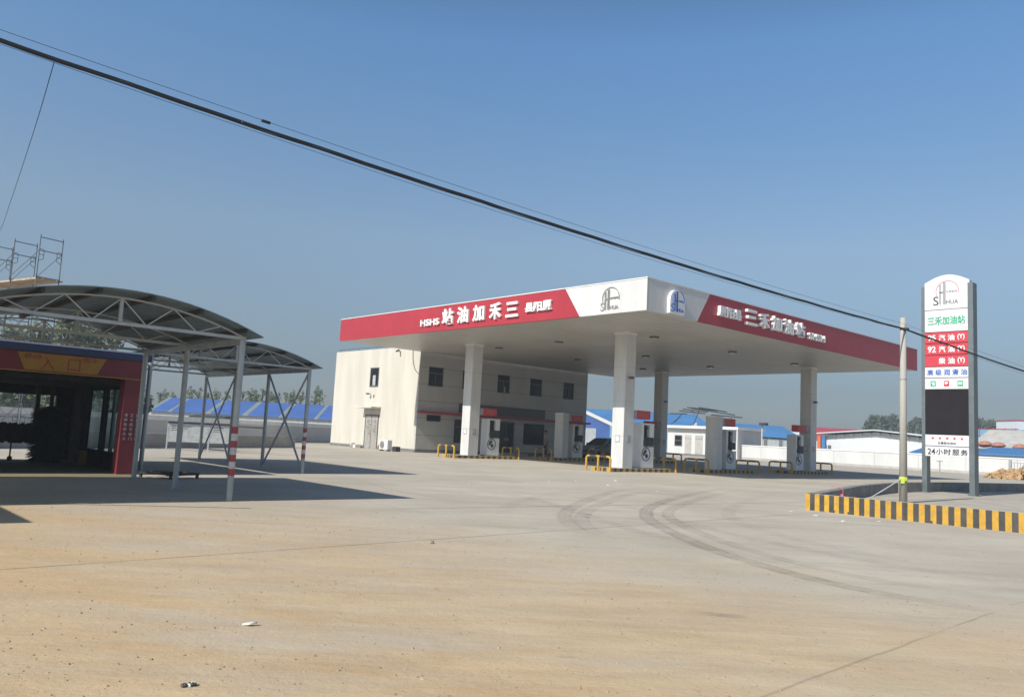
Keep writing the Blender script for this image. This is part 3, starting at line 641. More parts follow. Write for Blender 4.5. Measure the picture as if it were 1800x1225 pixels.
# ------------------------------------------------------------------ car under the canopy
def make_car(loc, rz):
    root = thing('parked_car', 'dark grey saloon car parked under the canopy by the shop', 'car', loc, rz)
    # x forward, y left. cross sections of the body along x
    sec = [(-2.15, 0.42, 0.70, 0.72), (-2.05, 0.30, 0.88, 0.80), (-1.5, 0.24, 0.98, 0.86), (-0.6, 0.22, 0.98, 0.88), (0.5, 0.22, 0.97, 0.88), (1.2, 0.24, 0.93, 0.86), (1.85, 0.28, 0.82, 0.80), (2.12, 0.36, 0.68, 0.66)]
    b = MB(); vs = []; fs = []; k = 10
    for x, z0, z1, hw in sec:
        vs += [(x, -hw * 0.9, z0), (x, -hw, z0 + 0.12), (x, -hw * 1.01, (z0 + z1) / 2), (x, -hw * 0.97, z1 - 0.06), (x, -hw * 0.86, z1), (x, hw * 0.86, z1), (x, hw * 0.97, z1 - 0.06), (x, hw * 1.01, (z0 + z1) / 2), (x, hw, z0 + 0.12), (x, hw * 0.9, z0)]
    for i in range(len(sec) - 1):
        for j in range(k): fs.append((i * k + j, i * k + (j + 1) % k, (i + 1) * k + (j + 1) % k, (i + 1) * k + j))
    fs += [tuple(range(k)), tuple((len(sec) - 1) * k + j for j in reversed(range(k)))]
    b.add(vs, fs); body = b.build('body', M['carpaint'], root, smooth=True, bevel=0)
    b = MB(); rf = [(-1.75, 0.96, 0.74), (-1.0, 1.42, 0.60), (-0.2, 1.48, 0.60), (0.45, 1.42, 0.59), (1.25, 0.93, 0.72)]
    vs = []; fs = []
    for x, z, hw in rf: vs += [(x, -hw, z), (x, -hw * 0.85, z + 0.02), (x, hw * 0.85, z + 0.02), (x, hw, z)]
    for i in range(4):
        for j in range(3): fs.append((i * 4 + j, i * 4 + j + 1, (i + 1) * 4 + j + 1, (i + 1) * 4 + j))
    b.add(vs, fs)
    low = [(-1.7, 0.90, 0.8), (-1.0, 0.94, 0.82), (-0.2, 0.94, 0.83), (0.45, 0.94, 0.82), (1.2, 0.9, 0.8)]
    cab = MB()
    for s in (-1, 1):
        t = [(x, s * hw, z) for x, z, hw in rf]; q = [(x, s * hw, z) for x, z, hw in low]
        cab.add(t + q, [(i, i + 1, 5 + i + 1, 5 + i) for i in range(4)])
    b.build('roof', M['carpaint'], root, smooth=True)
    cab.build('pillars', M['carpaint'], root)
    for nm, s in (('side_window', -1), ('side_window', 1)):
        g_ = MB(); o_ = 0.012 * s
        for pts in ([(-1.25, 0.97), (-0.92, 1.36), (-0.32, 1.42), (-0.32, 0.97)], [(-0.24, 0.97), (-0.24, 1.42), (0.38, 1.36), (0.85, 0.97)]):
            g_.add([(x, s * (0.83 - (z - 0.94) * 0.46) + o_, z) for x, z in pts], [(0, 1, 2, 3)])
        g_.build(nm, M['carglass'], root)
    g_ = MB(); g_.add([(0.50, -0.56, 1.405), (0.50, 0.56, 1.405), (1.20, 0.68, 0.975), (1.20, -0.68, 0.975)], [(0, 1, 2, 3)]); o = g_.build('windscreen', M['carglass'], root); o.location.z = 0.025
    g_ = MB(); g_.add([(-1.06, -0.56, 1.40), (-1.06, 0.56, 1.40), (-1.68, 0.68, 1.01), (-1.68, -0.68, 1.01)], [(0, 1, 2, 3)]); o = g_.build('rear_window', M['carglass'], root); o.location.z = 0.025
    for s in (-1, 1):
        b = MB(); b.prism([(2.03, s * 0.74, 0.62), (2.13, s * 0.45, 0.62), (2.10, s * 0.45, 0.74), (1.95, s * 0.76, 0.76)], (0.02, 0, 0)); b.build('headlight', M['headlight'], root)
        b = MB(); b.box(0.72, s * 0.86, 0.98, 0.86, s * 1.02, 1.1); b.build('wing_mirror', M['carpaint'], root, bevel=0.02)
        b = MB(); b.box(-0.35, s * 0.885, 0.78, -0.15, s * 0.905, 0.81); b.box(0.35, s * 0.885, 0.78, 0.52, s * 0.905, 0.81); b.build('door_handle', M['darkmetal'], root)
        for x in (-1.32, 1.35):
            b = MB(); b.tube([(x, s * 0.62, 0.31), (x, s * 0.86, 0.31)], 0.31, 24); wl_ = b.build('wheel', M['tyre'], root)
            b = MB(); b.tube([(x, s * 0.85, 0.31), (x, s * 0.885, 0.31)], 0.2, 18); b.build('rim', M['alloy'], wl_)
            b = MB(); b.ring((x, s * 0.80, 0.31), X, Z, 0.31, 0.36, 0, 180, 0.06 * -s * 1.5, 0, 14); b.build('wheel_arch', M['darkmetal'], root)
    b = MB(); b.box(2.08, -0.42, 0.5, 2.145, 0.42, 0.64); b.build('grille', M['darkmetal'], root)
    b = MB(); b.box(2.13, -0.22, 0.40, 2.16, 0.22, 0.49); b.build('number_plate', M['blue'], root)
    return root
make_car(S(19.0, 18.3), TH + math.pi)

# ------------------------------------------------------------------ person
def person(loc, rz):
    root = thing('person', 'person in pale shirt and dark trousers standing before the shop window', 'person', loc, rz)
    def skin(name, chains, m):
        me = bpy.data.meshes.new(name); vs = []; es = []; rs = []
        for ch in chains:
            prev = ch[0] if isinstance(ch[0], int) else None
            for p in ch[1:] if isinstance(ch[0], int) else ch:
                vs.append(p[:3]); rs.append(p[3])
                if prev is not None: es.append((prev, len(vs) - 1))
                prev = len(vs) - 1
        me.from_pydata(vs, es, []); me.materials.append(m)
        o = bpy.data.objects.new(name, me); col.objects.link(o); o.parent = root
        sm = o.modifiers.new('skin', 'SKIN'); sm.use_smooth_shade = True
        for i, r_ in enumerate(rs): me.skin_vertices[0].data[i].radius = r_ if isinstance(r_, tuple) else (r_, r_)
        me.skin_vertices[0].data[0].use_root = True
        ss = o.modifiers.new('sub', 'SUBSURF'); ss.levels = 2; ss.render_levels = 2
        return o
    body = [[(0, 0, 0.95, (0.11, 0.15)), (0, 0, 1.12, (0.10, 0.14)), (0, 0, 1.32, (0.11, 0.17)), (0, 0, 1.43, (0.08, 0.13)), (0.01, 0, 1.50, 0.052), (0.02, 0, 1.58, (0.085, 0.075)), (0.02, 0, 1.68, (0.095, 0.08)), (0.015, 0, 1.745, 0.055)],
            [2, (0, 0.20, 1.40, 0.06), (0.02, 0.25, 1.13, 0.042), (0.10, 0.25, 0.90, 0.034), (0.12, 0.25, 0.81, (0.03, 0.018))],
            [2, (0, -0.20, 1.40, 0.06), (0.02, -0.25, 1.13, 0.042), (0.16, -0.22, 0.98, 0.034), (0.24, -0.2, 0.98, (0.03, 0.018))],
            [0, (0, 0.10, 0.86, 0.095), (0.02, 0.11, 0.48, 0.062), (0, 0.11, 0.10, 0.045), (0.13, 0.12, 0.035, (0.035, 0.045))],
            [0, (0, -0.10, 0.86, 0.095), (0.01, -0.11, 0.48, 0.062), (-0.02, -0.11, 0.10, 0.045), (0.11, -0.12, 0.035, (0.035, 0.045))]]
    skin('body', body, M['skin'])
    skin('shirt', [[(0, 0, 0.93, (0.125, 0.165)), (0, 0, 1.12, (0.115, 0.155)), (0, 0, 1.32, (0.122, 0.185)), (0, 0, 1.42, (0.09, 0.14))],
                   [2, (0, 0.205, 1.39, 0.075), (0.015, 0.245, 1.2, 0.06)], [2, (0, -0.205, 1.39, 0.075), (0.015, -0.245, 1.2, 0.06)]], M['shirt'])
    skin('trousers', [[(0, 0, 0.95, (0.118, 0.158)), (0, 0, 0.90, (0.115, 0.155))], [1, (0, 0.10, 0.82, 0.105), (0.02, 0.11, 0.48, 0.078), (0, 0.11, 0.10, 0.062)], [1, (0, -0.10, 0.82, 0.105), (0.01, -0.11, 0.48, 0.078), (-0.02, -0.11, 0.10, 0.062)]], M['trousers'])
    b = MB(); b.lathe([(0.085, 1.66), (0.106, 1.69), (0.1, 1.75), (0.07, 1.785), (0.02, 1.80)], (0.0, 0, 0), 14); b.build('hair', M['hair'], root, smooth=True)
    for s in (-1, 1):
        b = MB()
        for k in range(4): b.tube([(0.12 if s > 0 else 0.26, s * 0.235 + (k - 1.5) * 0.02, 0.80 if s > 0 else 0.98), (0.15 if s > 0 else 0.33, s * 0.235 + (k - 1.5) * 0.02, 0.70 if s > 0 else 0.965)], 0.009, 6)
        b.tube([(0.13 if s > 0 else 0.24, s * 0.2, 0.84 if s > 0 else 1.0), (0.18 if s > 0 else 0.29, s * 0.18, 0.77 if s > 0 else 1.02)], 0.01, 6)
        b.build('hand', M['skin'], root)
    b = MB()
    for s in (-1, 1): b.lathe([(0.012, -0.01), (0.014, 0), (0.012, 0.01)], (0.105, s * 0.035, 1.655), 8, 0)
    b.bar((0.10, 0, 1.64), (0.13, 0, 1.61), 0.025, 0.03, 1); b.box(0.098, -0.025, 1.565, 0.112, 0.025, 1.575, 0); b.build('face', [M['hair'], M['skin']], root)
    return root
person(S(16.1, 21.2), TH + R(-60))

# ------------------------------------------------------------------ arched carports
def carport(name, label, v0, v1, us, zc, rise, banded, braces=(), over=0.32, ov_side=0.22, handrail=None):
    """posts at v0 and v1, trusses across v at each u"""
    root = thing(name, label, 'carport', S(v1, us[0]), group='arched steel carports beside the car wash')
    c = (v0 + v1) / 2; hw = (v1 - v0) / 2; OFF = (v1, us[0], 0)
    arc = lambda v: zc + 0.05 + rise * max(0, 1 - ((v - c) / hw) ** 2)
    for iu, u in enumerate(us):
        for v in (v0, v1):
            b = MB(OFF); key = (iu, v == v1)
            if key in banded:
                zs = [0, 0.41] + [0.41 + 0.115 * k for k in range(1, 8)] + [zc]
                for k in range(len(zs) - 1):
                    mm = 0 if k == 0 or k == len(zs) - 2 else (1 if k % 2 == 1 else 2)
                    rr = 0.052 if mm == 0 else 0.0535
                    b.tube([(v, u, zs[k]), (v, u, zs[k + 1])], rr, 14, mm, cap=False)
                tag(b.build('post', [M['galv'], M['bandred'], M['bandwhite']], root), 'grey post with red and white bands')
            else:
                b.tube([(v, u, 0), (v, u, zc)], 0.05, 14); b.box(v - 0.09, u - 0.09, 0, v + 0.09, u + 0.09, 0.015); b.build('post', M['galv'], root)
        b = MB(OFF); b.bar((v0 - 0.05, u, zc + 0.03), (v1 + 0.05, u, zc + 0.03), 0.05, 0.05)
        n = 14; pts = [(v0 + (v1 - v0) * k / n, u, arc(v0 + (v1 - v0) * k / n)) for k in range(n + 1)]
        for p, q in zip(pts, pts[1:]): b.bar(p, q, 0.026, 0.026)
        m_ = 10
        bot = [v0 + (v1 - v0) * k / m_ for k in range(0, m_ + 1)]
        for k in range(m_):
            va, vb = bot[k], bot[k + 1]
            if k % 2 == 0: b.bar((va, u, zc + 0.04) if k else (va, u, zc + 0.05), (vb, u, arc(vb)), 0.017, 0.017)
            else: b.bar((va, u, arc(va)), (vb, u, zc + 0.04), 0.017, 0.017)
        b.bar((c, u, zc + 0.05), (c, u, arc(c)), 0.05, 0.05)
        b.build('truss', M['truss'], root)
    n = 5
    for k in range(n + 1):
        v = v0 + (v1 - v0) * (0.02 + 0.96 * k / n); b = MB(OFF); b.bar((v, us[0] - over + 0.04, arc(v) + 0.045), (v, us[-1] + over - 0.04, arc(v) + 0.045), 0.05, 0.06); b.build('purlin', M['darkmetal'], root)
    for v in (v0, v1):
        b = MB(OFF); b.bar((v, us[0], zc - 0.02), (v, us[-1], zc - 0.02), 0.07, 0.09); b.build('eave_beam', M['galv'], root)
    b = MB(OFF); n = 28; vs = []; fs = []
    a0, a1 = v0 - ov_side, v1 + ov_side
    for k in range(n + 1):
        v = a0 + (a1 - a0) * k / n; t = (v - c) / hw
        z = zc + 0.05 + rise * (1 - t * t) + 0.085
        for uu in (us[0] - over, us[-1] + over):
            vs += [(v, uu, z), (v, uu, z + 0.012)]
    for k in range(n):
        i, j = k * 4, k * 4 + 4
        fs += [(i, i + 2, j + 2, j), (i + 1, j + 1, j + 3, i + 3), (i, j, j + 1, i + 1), (i + 2, i + 3, j + 3, j + 2)]
    b.add(vs, fs); b.build('roof', M['roofsheet'], root)
    for (ia, ib, v) in braces:
        for za, zb in ((0.12, zc - 0.1), (zc - 0.1, 0.12)):
            b = MB(OFF); b.bar((v, us[ia] + 0.05, za), (v, us[ib] - 0.05, zb), 0.04, 0.04); b.build('brace', M['galv'], root)
    if handrail:
        ia, ib, v, z = handrail; b = MB(OFF); b.tube([(v, us[ia], z), (v, us[ib], z)], 0.022, 8); b.build('handrail', M['galv'], root)
    return root
cp1 = carport('carport', 'nearest grey arched carport in front of the car wash entrance', -21.35, -17.45, [-5.4, -2.95, -0.6], 2.66, 0.37, {(0, True)})
carport('carport', 'second grey arched carport with crossed braces right of the car wash', -16.62, -12.45, [1.6, 4.05, 6.4, 8.75], 2.80, 0.40, {(0, True)}, braces=((0, 1, -12.45), (2, 3, -12.45), (2, 3, -16.62)), handrail=(1, 2, -12.45, 1.15))
dup(cp1, S(-24.4, -7.45), label='arched carport left of the frame whose roof shadow falls at lower left')
carport('carport', 'unseen narrow carport bay added left of the nearest carport to shade the ground', -24.15, -21.62, [-5.4, -2.95, -0.6], 2.66, 0.3, {})  # out of view, added and sized so its roof shades the ground gap

# ------------------------------------------------------------------ car wash
CV0, CV1, CU0, CU1 = -20.42, -16.95, 0.82, 6.5
cw = thing('car_wash', 'wine red drive through car wash with an ochre entrance sign', 'car wash', S(CV1, CU0)); OFF = (CV1, CU0, 0)
for nm, a, c in (('pillar', -17.38, CV1), ('pillar', CV0, CV0 + 0.43)):
    b = MB(OFF); b.box(a, CU0, 0, c, CU0 + 0.35, 2.14); pr = b.build(nm, M['darkred'], cw)
    if c == CV1:
        lb = MB(OFF)
        for ci, s_ in enumerate(('请停稳熄火关', '正车雨天窗门', '内拉手刹勿动')):
            for ri, ch in enumerate(s_): lb.text(ch, (-17.29 + ci * 0.125, CU0 - 0.003, 1.32 - ri * 0.105), X, Z, 0.07, 0.07, 0.004, 0, 0.0)
        lb.build('lettering', M['bandwhite'], pr)
b = MB(OFF); b.box(CV0, CU0 - 0.012, 2.14, CV1, CU0 + 0.35, 2.54, 0); b.box(CV0, CU0 - 0.02, 2.115, CV1, CU0 - 0.0, 2.14, 1); b.build('entrance_fascia', [M['darkred'], M['ochre']], cw)
b = MB(OFF); c0 = (CV0 + CV1) / 2; yb = CU0 - 0.028
b.prism([(c0 - 0.86, yb, 2.52), (c0 + 0.86, yb, 2.52), (c0 + 0.70, yb, 2.16), (c0 - 0.70, yb, 2.16)], (0, 0.012, 0)); sgn = b.build('sign_panel', M['ochre'], cw)
lb = MB(OFF)
def L(t, v0, v1, z0, z1, bd=0.01): lb.text(t, ((v0 + v1) / 2, yb - 0.004, (z0 + z1) / 2), X, Z, v1 - v0, z1 - z0, 0.006, 0, bd)
L('移动', c0 - 0.73, c0 - 0.41, 2.385, 2.50); L('入', c0 - 0.42, c0 - 0.14, 2.18, 2.45, 0.0); L('口', c0 + 0.10, c0 + 0.35, 2.185, 2.45, 0.0); L('洗车', c0 + 0.38, c0 + 0.70, 2.40, 2.51)
lb.build('lettering', M['washred'], sgn)
b = MB(OFF); b.box(CV0 - 0.1, CU0 - 0.06, 2.545, CV1 + 0.08, CU1 + 0.1, 2.70); b.build('roof', M['navy'], cw)
b = MB(OFF); b.box(CV0 + 0.02, CU0 + 0.06, 2.70, CV1 - 0.02, CU1, 2.74); b.build('roof_sheet', M['shedwhite'], cw)
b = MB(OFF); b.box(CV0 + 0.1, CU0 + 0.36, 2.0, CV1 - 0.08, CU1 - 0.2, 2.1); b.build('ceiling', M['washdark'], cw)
# right side wall: low panel, mullions, glass; left wall plain
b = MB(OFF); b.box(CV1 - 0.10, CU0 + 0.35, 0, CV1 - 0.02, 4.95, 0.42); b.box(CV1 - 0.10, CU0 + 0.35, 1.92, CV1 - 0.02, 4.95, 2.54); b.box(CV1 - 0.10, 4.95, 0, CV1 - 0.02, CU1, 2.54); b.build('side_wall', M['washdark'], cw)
for ua in (1.2, 1.86, 3.42, 4.9):
    b = MB(OFF); b.box(CV1 - 0.13, ua - 0.05, 0.42, CV1, ua + 0.05, 1.92); b.build('mullion', M['washdark'], cw)
for a, c in ((1.25, 1.81), (1.91, 3.37), (3.47, 4.85)):
    b = MB(OFF); b.box(CV1 - 0.065, a, 0.42, CV1 - 0.06, c, 1.92); b.build('window_pane', M['clearglass'], cw)
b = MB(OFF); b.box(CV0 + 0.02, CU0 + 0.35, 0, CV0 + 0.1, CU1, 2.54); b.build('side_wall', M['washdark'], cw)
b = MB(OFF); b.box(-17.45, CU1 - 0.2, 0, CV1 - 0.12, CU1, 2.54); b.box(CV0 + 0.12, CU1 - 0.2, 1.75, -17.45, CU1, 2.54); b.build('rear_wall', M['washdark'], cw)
b = MB(OFF); b.box(CV1 - 0.32, 4.3, 0, CV1 - 0.14, 4.5, 0.36); b.build('guide_block', M['ochre'], cw)
# brushes
def brush(v, u, r, z0, z1, nm='wash_brush', n=2600):
    rt_ = thing(nm, 'tall dark bristle brush standing inside the car wash', 'brush', S(v, u)); b = MB()
    for k in range(n):
        a = rnd.random() * 2 * math.pi; z = z0 + (z1 - z0) * rnd.random(); rr = r * (0.85 + 0.25 * rnd.random()); dz = -0.2 * rnd.random() - 0.02; wd = 0.035
        p = Vector((0.06 * math.cos(a), 0.06 * math.sin(a), z)); q = Vector((rr * math.cos(a), rr * math.sin(a), max(0.02, z + dz))); t = Vector((-math.sin(a), math.cos(a), 0)) * wd
        b.add([p - t * 0.4, p + t * 0.4, q + t, q - t], [(0, 1, 2, 3)])
    b.build('bristles', M['brush'], rt_); b = MB(); b.tube([(0, 0, 0), (0, 0, 2.0)], 0.05, 10); b.build('spindle', M['darkmetal'], rt_)
b = MB(OFF); b.add([(CV0 + 0.12, CU0 - 1.0, 0.006), (CV1 - 0.15, CU0 - 1.0, 0.006), (CV1 - 0.15, CU1 + 0.0, 0.006), (CV0 + 0.12, CU1 + 0.0, 0.006)], [(0, 1, 2, 3)])
tag(place(b.build('wash_floor', mat('worn_yellow_floor', (0.24, 0.21, 0.10), 0.9, var=0.2, scale=1.5, c2=(0.17, 0.155, 0.12))), S(CV1, CU0)), kind='structure')
brush(-17.78, 5.4, 0.44, 0.10, 1.46)
gt = thing('wash_gantry', 'dark horizontal wash gantry across the car wash exit', 'car wash gantry', S(-18.6, 5.9)); b = MB()
b.box(-1.7, -0.2, 0.5, 0.65, 0.2, 0.95); b.build('beam', M['darkmetal'], gt)
b = MB()
for k in range(500):
    x = -1.7 + 2.35 * rnd.random(); a = rnd.random() * 2 * math.pi; q = Vector((x + 0.02 * rnd.random(), 0.3 * math.cos(a), 0.72 + 0.27 * math.sin(a))); b.add([(x - 0.02, 0, 0.72), (x + 0.02, 0, 0.72), q + X * 0.03, q - X * 0.03], [(0, 1, 2, 3)])
b.build('bristles', M['brush'], gt)
for x in (-0.25, 0.1):
    b = MB(); b.tube([(x, 0, 0.5), (x, 0, 0.12)], 0.02, 8); b.lathe([(0.03, 0.0), (0.06, 0.03), (0.06, 0.09), (0.03, 0.12)], (x, 0, 0), 10); b.build('castor', M['darkmetal'], gt)
for x, z in ((-1.5, 0), (0.6, 0.5)):
    b = MB(); b.bar((x, 0, z), (x, 0, 2.0), 0.1); b.build('upright', M['darkmetal'], gt)
# dark steel rack lying on the ground
rk = thing('steel_rack', 'dark low steel rack lying on the ground between carport posts', 'rack', S(-16.55, -0.1), TH + R(25)); b = MB()
for y in (-0.45, 0.45): b.bar((-0.4, y, 0.1), (0.4, y, 0.1), 0.05)
for x in (-0.4, -0.13, 0.13, 0.4): b.bar((x, -0.45, 0.1), (x, 0.45, 0.1), 0.04)
for x in (-0.38, 0.38):
    for y in (-0.43, 0.43): b.bar((x, y, 0), (x, y, 0.1), 0.05)
b.build('frame', M['darkmetal'], rk); b = MB(); b.box(-0.38, -0.43, 0.13, -0.05, 0.1, 0.16); b.build('plate', M['darkmetal'], rk)

# ------------------------------------------------------------------ price pylon
PV, PU = 8.29, -7.32
py = thing('price_sign', 'tall white red and black fuel price pylon on two grey legs', 'sign', S(PV, PU)); 
def zb(z0, z1, m, name, w0=0.765, bev=0.008):
    b = MB(); b.box(-0.06, -w0, z0 + 0.012, 0.26, w0, z1 - 0.012); return b.build(name, m, py, bevel=bev)
for y in (-0.81, 0.81):
    b = MB(); b.box(-0.03 if y > 0 else -0.1, y - 0.09, 0, 0.3, y + 0.09, 7.62); b.build('leg', M['pylon'], py, bevel=0.008)
    b = MB(); b.box(-0.14, y - 0.16, 0, 0.36, y + 0.16, 0.03); 
    for dx in (-0.1, 0.32):
        for dy in (-0.12, 0.12): b.lathe([(0.02, 0.03), (0.02, 0.07)], (dx, y + dy, 0), 8)
    b.build('base_plate', M['pylon'], py)
b = MB(); b.box(0.0, -0.72, 1.4, 0.24, 0.72, 7.6); b.build('core', M['pylon'], py)
# arched head
hd = [(-0.06, -0.77, 6.72), (-0.06, 0.77, 6.72)] + [(-0.06, 0.77 - 1.54 * k / 14, 7.74 + 0.26 * math.sin(math.pi * k / 14)) for k in range(15)]
b = MB(); b.prism(hd, (0.34, 0, 0)); h_ = b.build('head_panel', M['signwhite'], py, bevel=0.008)
b = MB(); emblem(b, (-0.062, 0.03, 7.30), -Y, Z, 0.92, 0.92, 0.008, 0, 1); b.build('emblem', [M['ink'], M['signred']], h_)
def pt(parent, body, y0, y1, z0, z1, m, bold=0.015):
    b = MB(); b.text(body, (-0.066, (y0 + y1) / 2, (z0 + z1) / 2), -Y, Z, abs(y0 - y1), z1 - z0, 0.012, 0, bold); b.build('lettering', m, parent)
p_ = zb(5.88, 6.71, M['signwhite'], 'name_panel'); pt(p_, '三禾加油站', 0.66, -0.62, 6.14, 6.46, M['green'], 0.02)
for (z0, z1, ts) in ((5.46, 5.88, ('95', '汽', '油', '(Y)')), (5.03, 5.46, ('92', '汽', '油', '(Y)')), (4.60, 5.03, (None, '柴', '油', '(Y)'))):
    p_ = zb(z0, z1, M['signred'], 'price_panel')
    for t, (a, c) in zip(ts, ((0.66, 0.38), (0.28, 0.05), (-0.03, -0.26), (-0.36, -0.60))):
        if t: pt(p_, t, a, c, z0 + 0.1, z1 - 0.1, M['letter'], 0.02)
p_ = zb(4.19, 4.60, M['signwhite'], 'product_panel')
for k, ch in enumerate('高级润滑油'): pt(p_, ch, 0.68 - 0.285 * k, 0.47 - 0.285 * k, 4.29, 4.50, M['blue'], 0.015)
p_ = zb(3.77, 4.19, M['signwhite'], 'service_panel')
for yc, m_, kind in ((0.48, M['green'], 0), (0.02, M['signred'], 1), (-0.44, M['green'], 2)):
    b = MB(); b.box(-0.064, yc - 0.09, 3.88, -0.055, yc + 0.09, 4.08, 0)
    if kind == 0: b.box(-0.068, yc - 0.05, 3.92, -0.064, yc + 0.02, 3.98, 1); b.box(-0.068, yc - 0.06, 4.0, -0.064, yc + 0.06, 4.03, 1)
    if kind == 1: b.box(-0.068, yc - 0.01, 3.96, -0.064, yc + 0.06, 4.04, 1); b.box(-0.068, yc - 0.05, 3.98, -0.064, yc - 0.02, 4.04, 1)
    if kind == 2: b.box(-0.068, yc - 0.06, 3.94, -0.064, yc - 0.01, 4.03, 1); b.box(-0.068, yc + 0.01, 3.94, -0.064, yc + 0.06, 4.03, 1)
    b.build('service_icon', [m_, M['letter']], p_)
p_ = zb(2.13, 3.77, M['led'], 'led_screen')
p_ = zb(1.71, 2.13, M['signwhite'], 'star_panel')
for k in range(5):
    yc = 0.50 - 0.245 * k; b = MB(); pts = []
    for i in range(10):
        a = R(90 + 36 * i); r_ = 0.062 if i % 2 == 0 else 0.027; pts.append((-0.0605, yc - r_ * math.cos(a), 2.0 + r_ * math.sin(a)))
    b.prism(pts, (-0.006, 0, 0)); b.build('star', M['signred'], p_)
pt(p_, '五星级加油站', 0.33, -0.28, 1.79, 1.87, M['ink'], 0.0)
p_ = zb(1.33, 1.71, M['signwhite'], 'hours_panel')
for t, a, c in (('24', 0.68, 0.42), ('小', 0.39, 0.16), ('时', 0.12, -0.11), ('服', -0.16, -0.39), ('务', -0.44, -0.67)): pt(p_, t, a, c, 1.41, 1.62, M['ink'], 0.012)

# ------------------------------------------------------------------ kerbed island with striped front wall
KH = 0.36
def wall_strip(mb, pts, t, h, m, seg=None, colours=None, z0=0.0):
    pts = [Vector((p[0], p[1], 0)) for p in pts]
    for i in range(len(pts) - 1):
        d = (pts[i + 1] - pts[i]); Ln = d.length; d.normalize(); nn = Vector((-d.y, d.x, 0)) * t
        k = max(1, round(Ln / seg)) if seg else 1
        for j in range(k):
            a = pts[i] + d * (Ln * j / k); c = pts[i] + d * (Ln * (j + 1) / k)
            mb.prism([a + Z * z0, c + Z * z0, c + nn + Z * z0, a + nn + Z * z0], Z * (h - z0), colours[j % len(colours)] if colours else m)
fk = thing('striped_kerb_wall', 'low yellow and black striped kerb wall at the road edge', 'kerb wall', S(-5.97, -9.4))
P0, P1 = S(-5.97, -9.40), S(-5.97, -16.2)
inv = Matrix.Rotation(-TH, 4, 'Z')
b = MB(); LK = 11.0; n = 100
for k in range(n):
    y0_, y1_ = -LK * k / n, -LK * (k + 1) / n; m_ = 1 if k % 2 == 0 else 2
    b.add([(0, y0_, 0), (0, y1_, 0), (0, y1_, KH), (0, y0_, KH)], [(0, 1, 2, 3)], m_)
b.add([(0, 0, 0), (0.2, 0, 0), (0.2, 0, KH), (0, 0, KH)], [(0, 1, 2, 3)], 2)
b.add([(0.2, 0, 0), (0.2, -LK, 0), (0.2, -LK, KH), (0.2, 0, KH)], [(0, 1, 2, 3)], 0); b.add([(0, 0, KH), (0.2, 0, KH), (0.2, -LK, KH), (0, -LK, KH)], [(0, 1, 2, 3)], 0)
b.add([(0, -LK, 0), (0.2, -LK, 0), (0.2, -LK, KH), (0, -LK, KH)], [(0, 1, 2, 3)], 0)
b.build('wall_face', [M['concrete'], M['yellow'], M['black']], fk)
b = MB()
for y in (-0.62, -1.02, -2.62, -5.15): b.box(-0.004, y - 0.06, 0.0, 0.02, y + 0.06, 0.05)
b.build('drain_hole', M['black'], fk)
bk = MB(); bpts = [(-5.95, -9.40), (-2.26, -8.3), (0, -7.6), (2.09, -7.09), (5.28, -6.44), (9.08, -6.2), (13.0, -6.55), (17.5, -7.2), (24, -8.6)]
bs = [Vector(S(v - (-5.97), u - (-9.4)) - O) for v, u in bpts]
loc = [(v + 5.97, u + 9.4) for v, u in bpts]
loc = [(p.x, p.y) for p in spline([(x, y, 0) for x, y in loc], 6)]
wall_strip(bk, loc, -0.22, KH, 0)
M['shadeconcrete'] = mat('shade_toned_concrete', (0.22, 0.215, 0.205), 0.9, var=0.15, scale=3, bump=0.3)  # concrete darkened in colour for the shaded inner face of the wall
tag(place(bk.build('back_kerb_wall', M['shadeconcrete']), S(-5.97, -9.4)), 'curved bare concrete kerb wall behind the price sign', 'kerb wall')
pad = MB(); pad.add([(x + 0.02, y, 0.02) for x, y in loc] + [(30, -14, 0.02), (0.1, -10.9, 0.02), (0.1, -0.05, 0.02)], [tuple(range(len(loc) + 3))])
mpad = mat('pad_earth', (0.45, 0.405, 0.335), 0.95, var=0.1, scale=1.2, bump=0.7, bscale=6, c2=(0.31, 0.28, 0.235))
tag(place(pad.build('island_ground', mpad), S(-5.97, -9.4)), kind='structure')
b = MB(); b.tube([(0, 0, 0), (0, 0, 0.38)], 0.055, 10); b.lathe([(0.07, 0.36), (0.07, 0.4)], (0, 0, 0), 10)
tag(place(b.build('short_post', M['pole']), S(5.3, -6.85)), 'short pale stub post inside the kerbed island left of the price sign', 'post')

# ------------------------------------------------------------------ utility pole, cables
pole = thing('utility_pole', 'slim grey concrete utility pole standing behind the striped kerb', 'pole', (10.9, 22.37, 0), 0)
b = MB(); b.tube([(0, 0, 0), (0, 0, 5.13)], [0.105, 0.075], 16); b.build('shaft', M['pole'], pole, smooth=True)
b = MB(); b.tube([(0, 0, 4.78), (0, 0, 4.84)], 0.084, 12); b.bar((-0.06, -0.1, 4.81), (0.1, -0.14, 4.81), 0.05); b.build('cable_clamp', M['darkmetal'], pole)
b = MB()
for z in (1.9, 3.4): b.tube([(0, 0, z), (0, 0, z + 0.03)], 0.1, 12)
b.build('band', M['galv'], pole)
b = MB(); b.tube([(-0.005, -0.01, 0.62), (0.0, -0.01, 0.72)], [0.115, 0.108], 12); b.box(-0.13, -0.14, 0.55, -0.03, -0.1, 0.7)
tag(place(b.build('cloth_tie', M['hivis']), (10.9, 22.37, 0), 0), 'lime yellow cloth tied round the utility pole', 'cloth')
b = MB(); b.tube(spline([(10.80, 22.27, 0.68), (10.4, 22.0, 0.50), (9.75, 21.75, 0.17), (9.2, 21.4, 0.02)]), 0.012, 5)
tag(b.build('guy_rope', M['bandwhite']), 'thin white rope slanting from the lime cloth to the ground', 'rope')
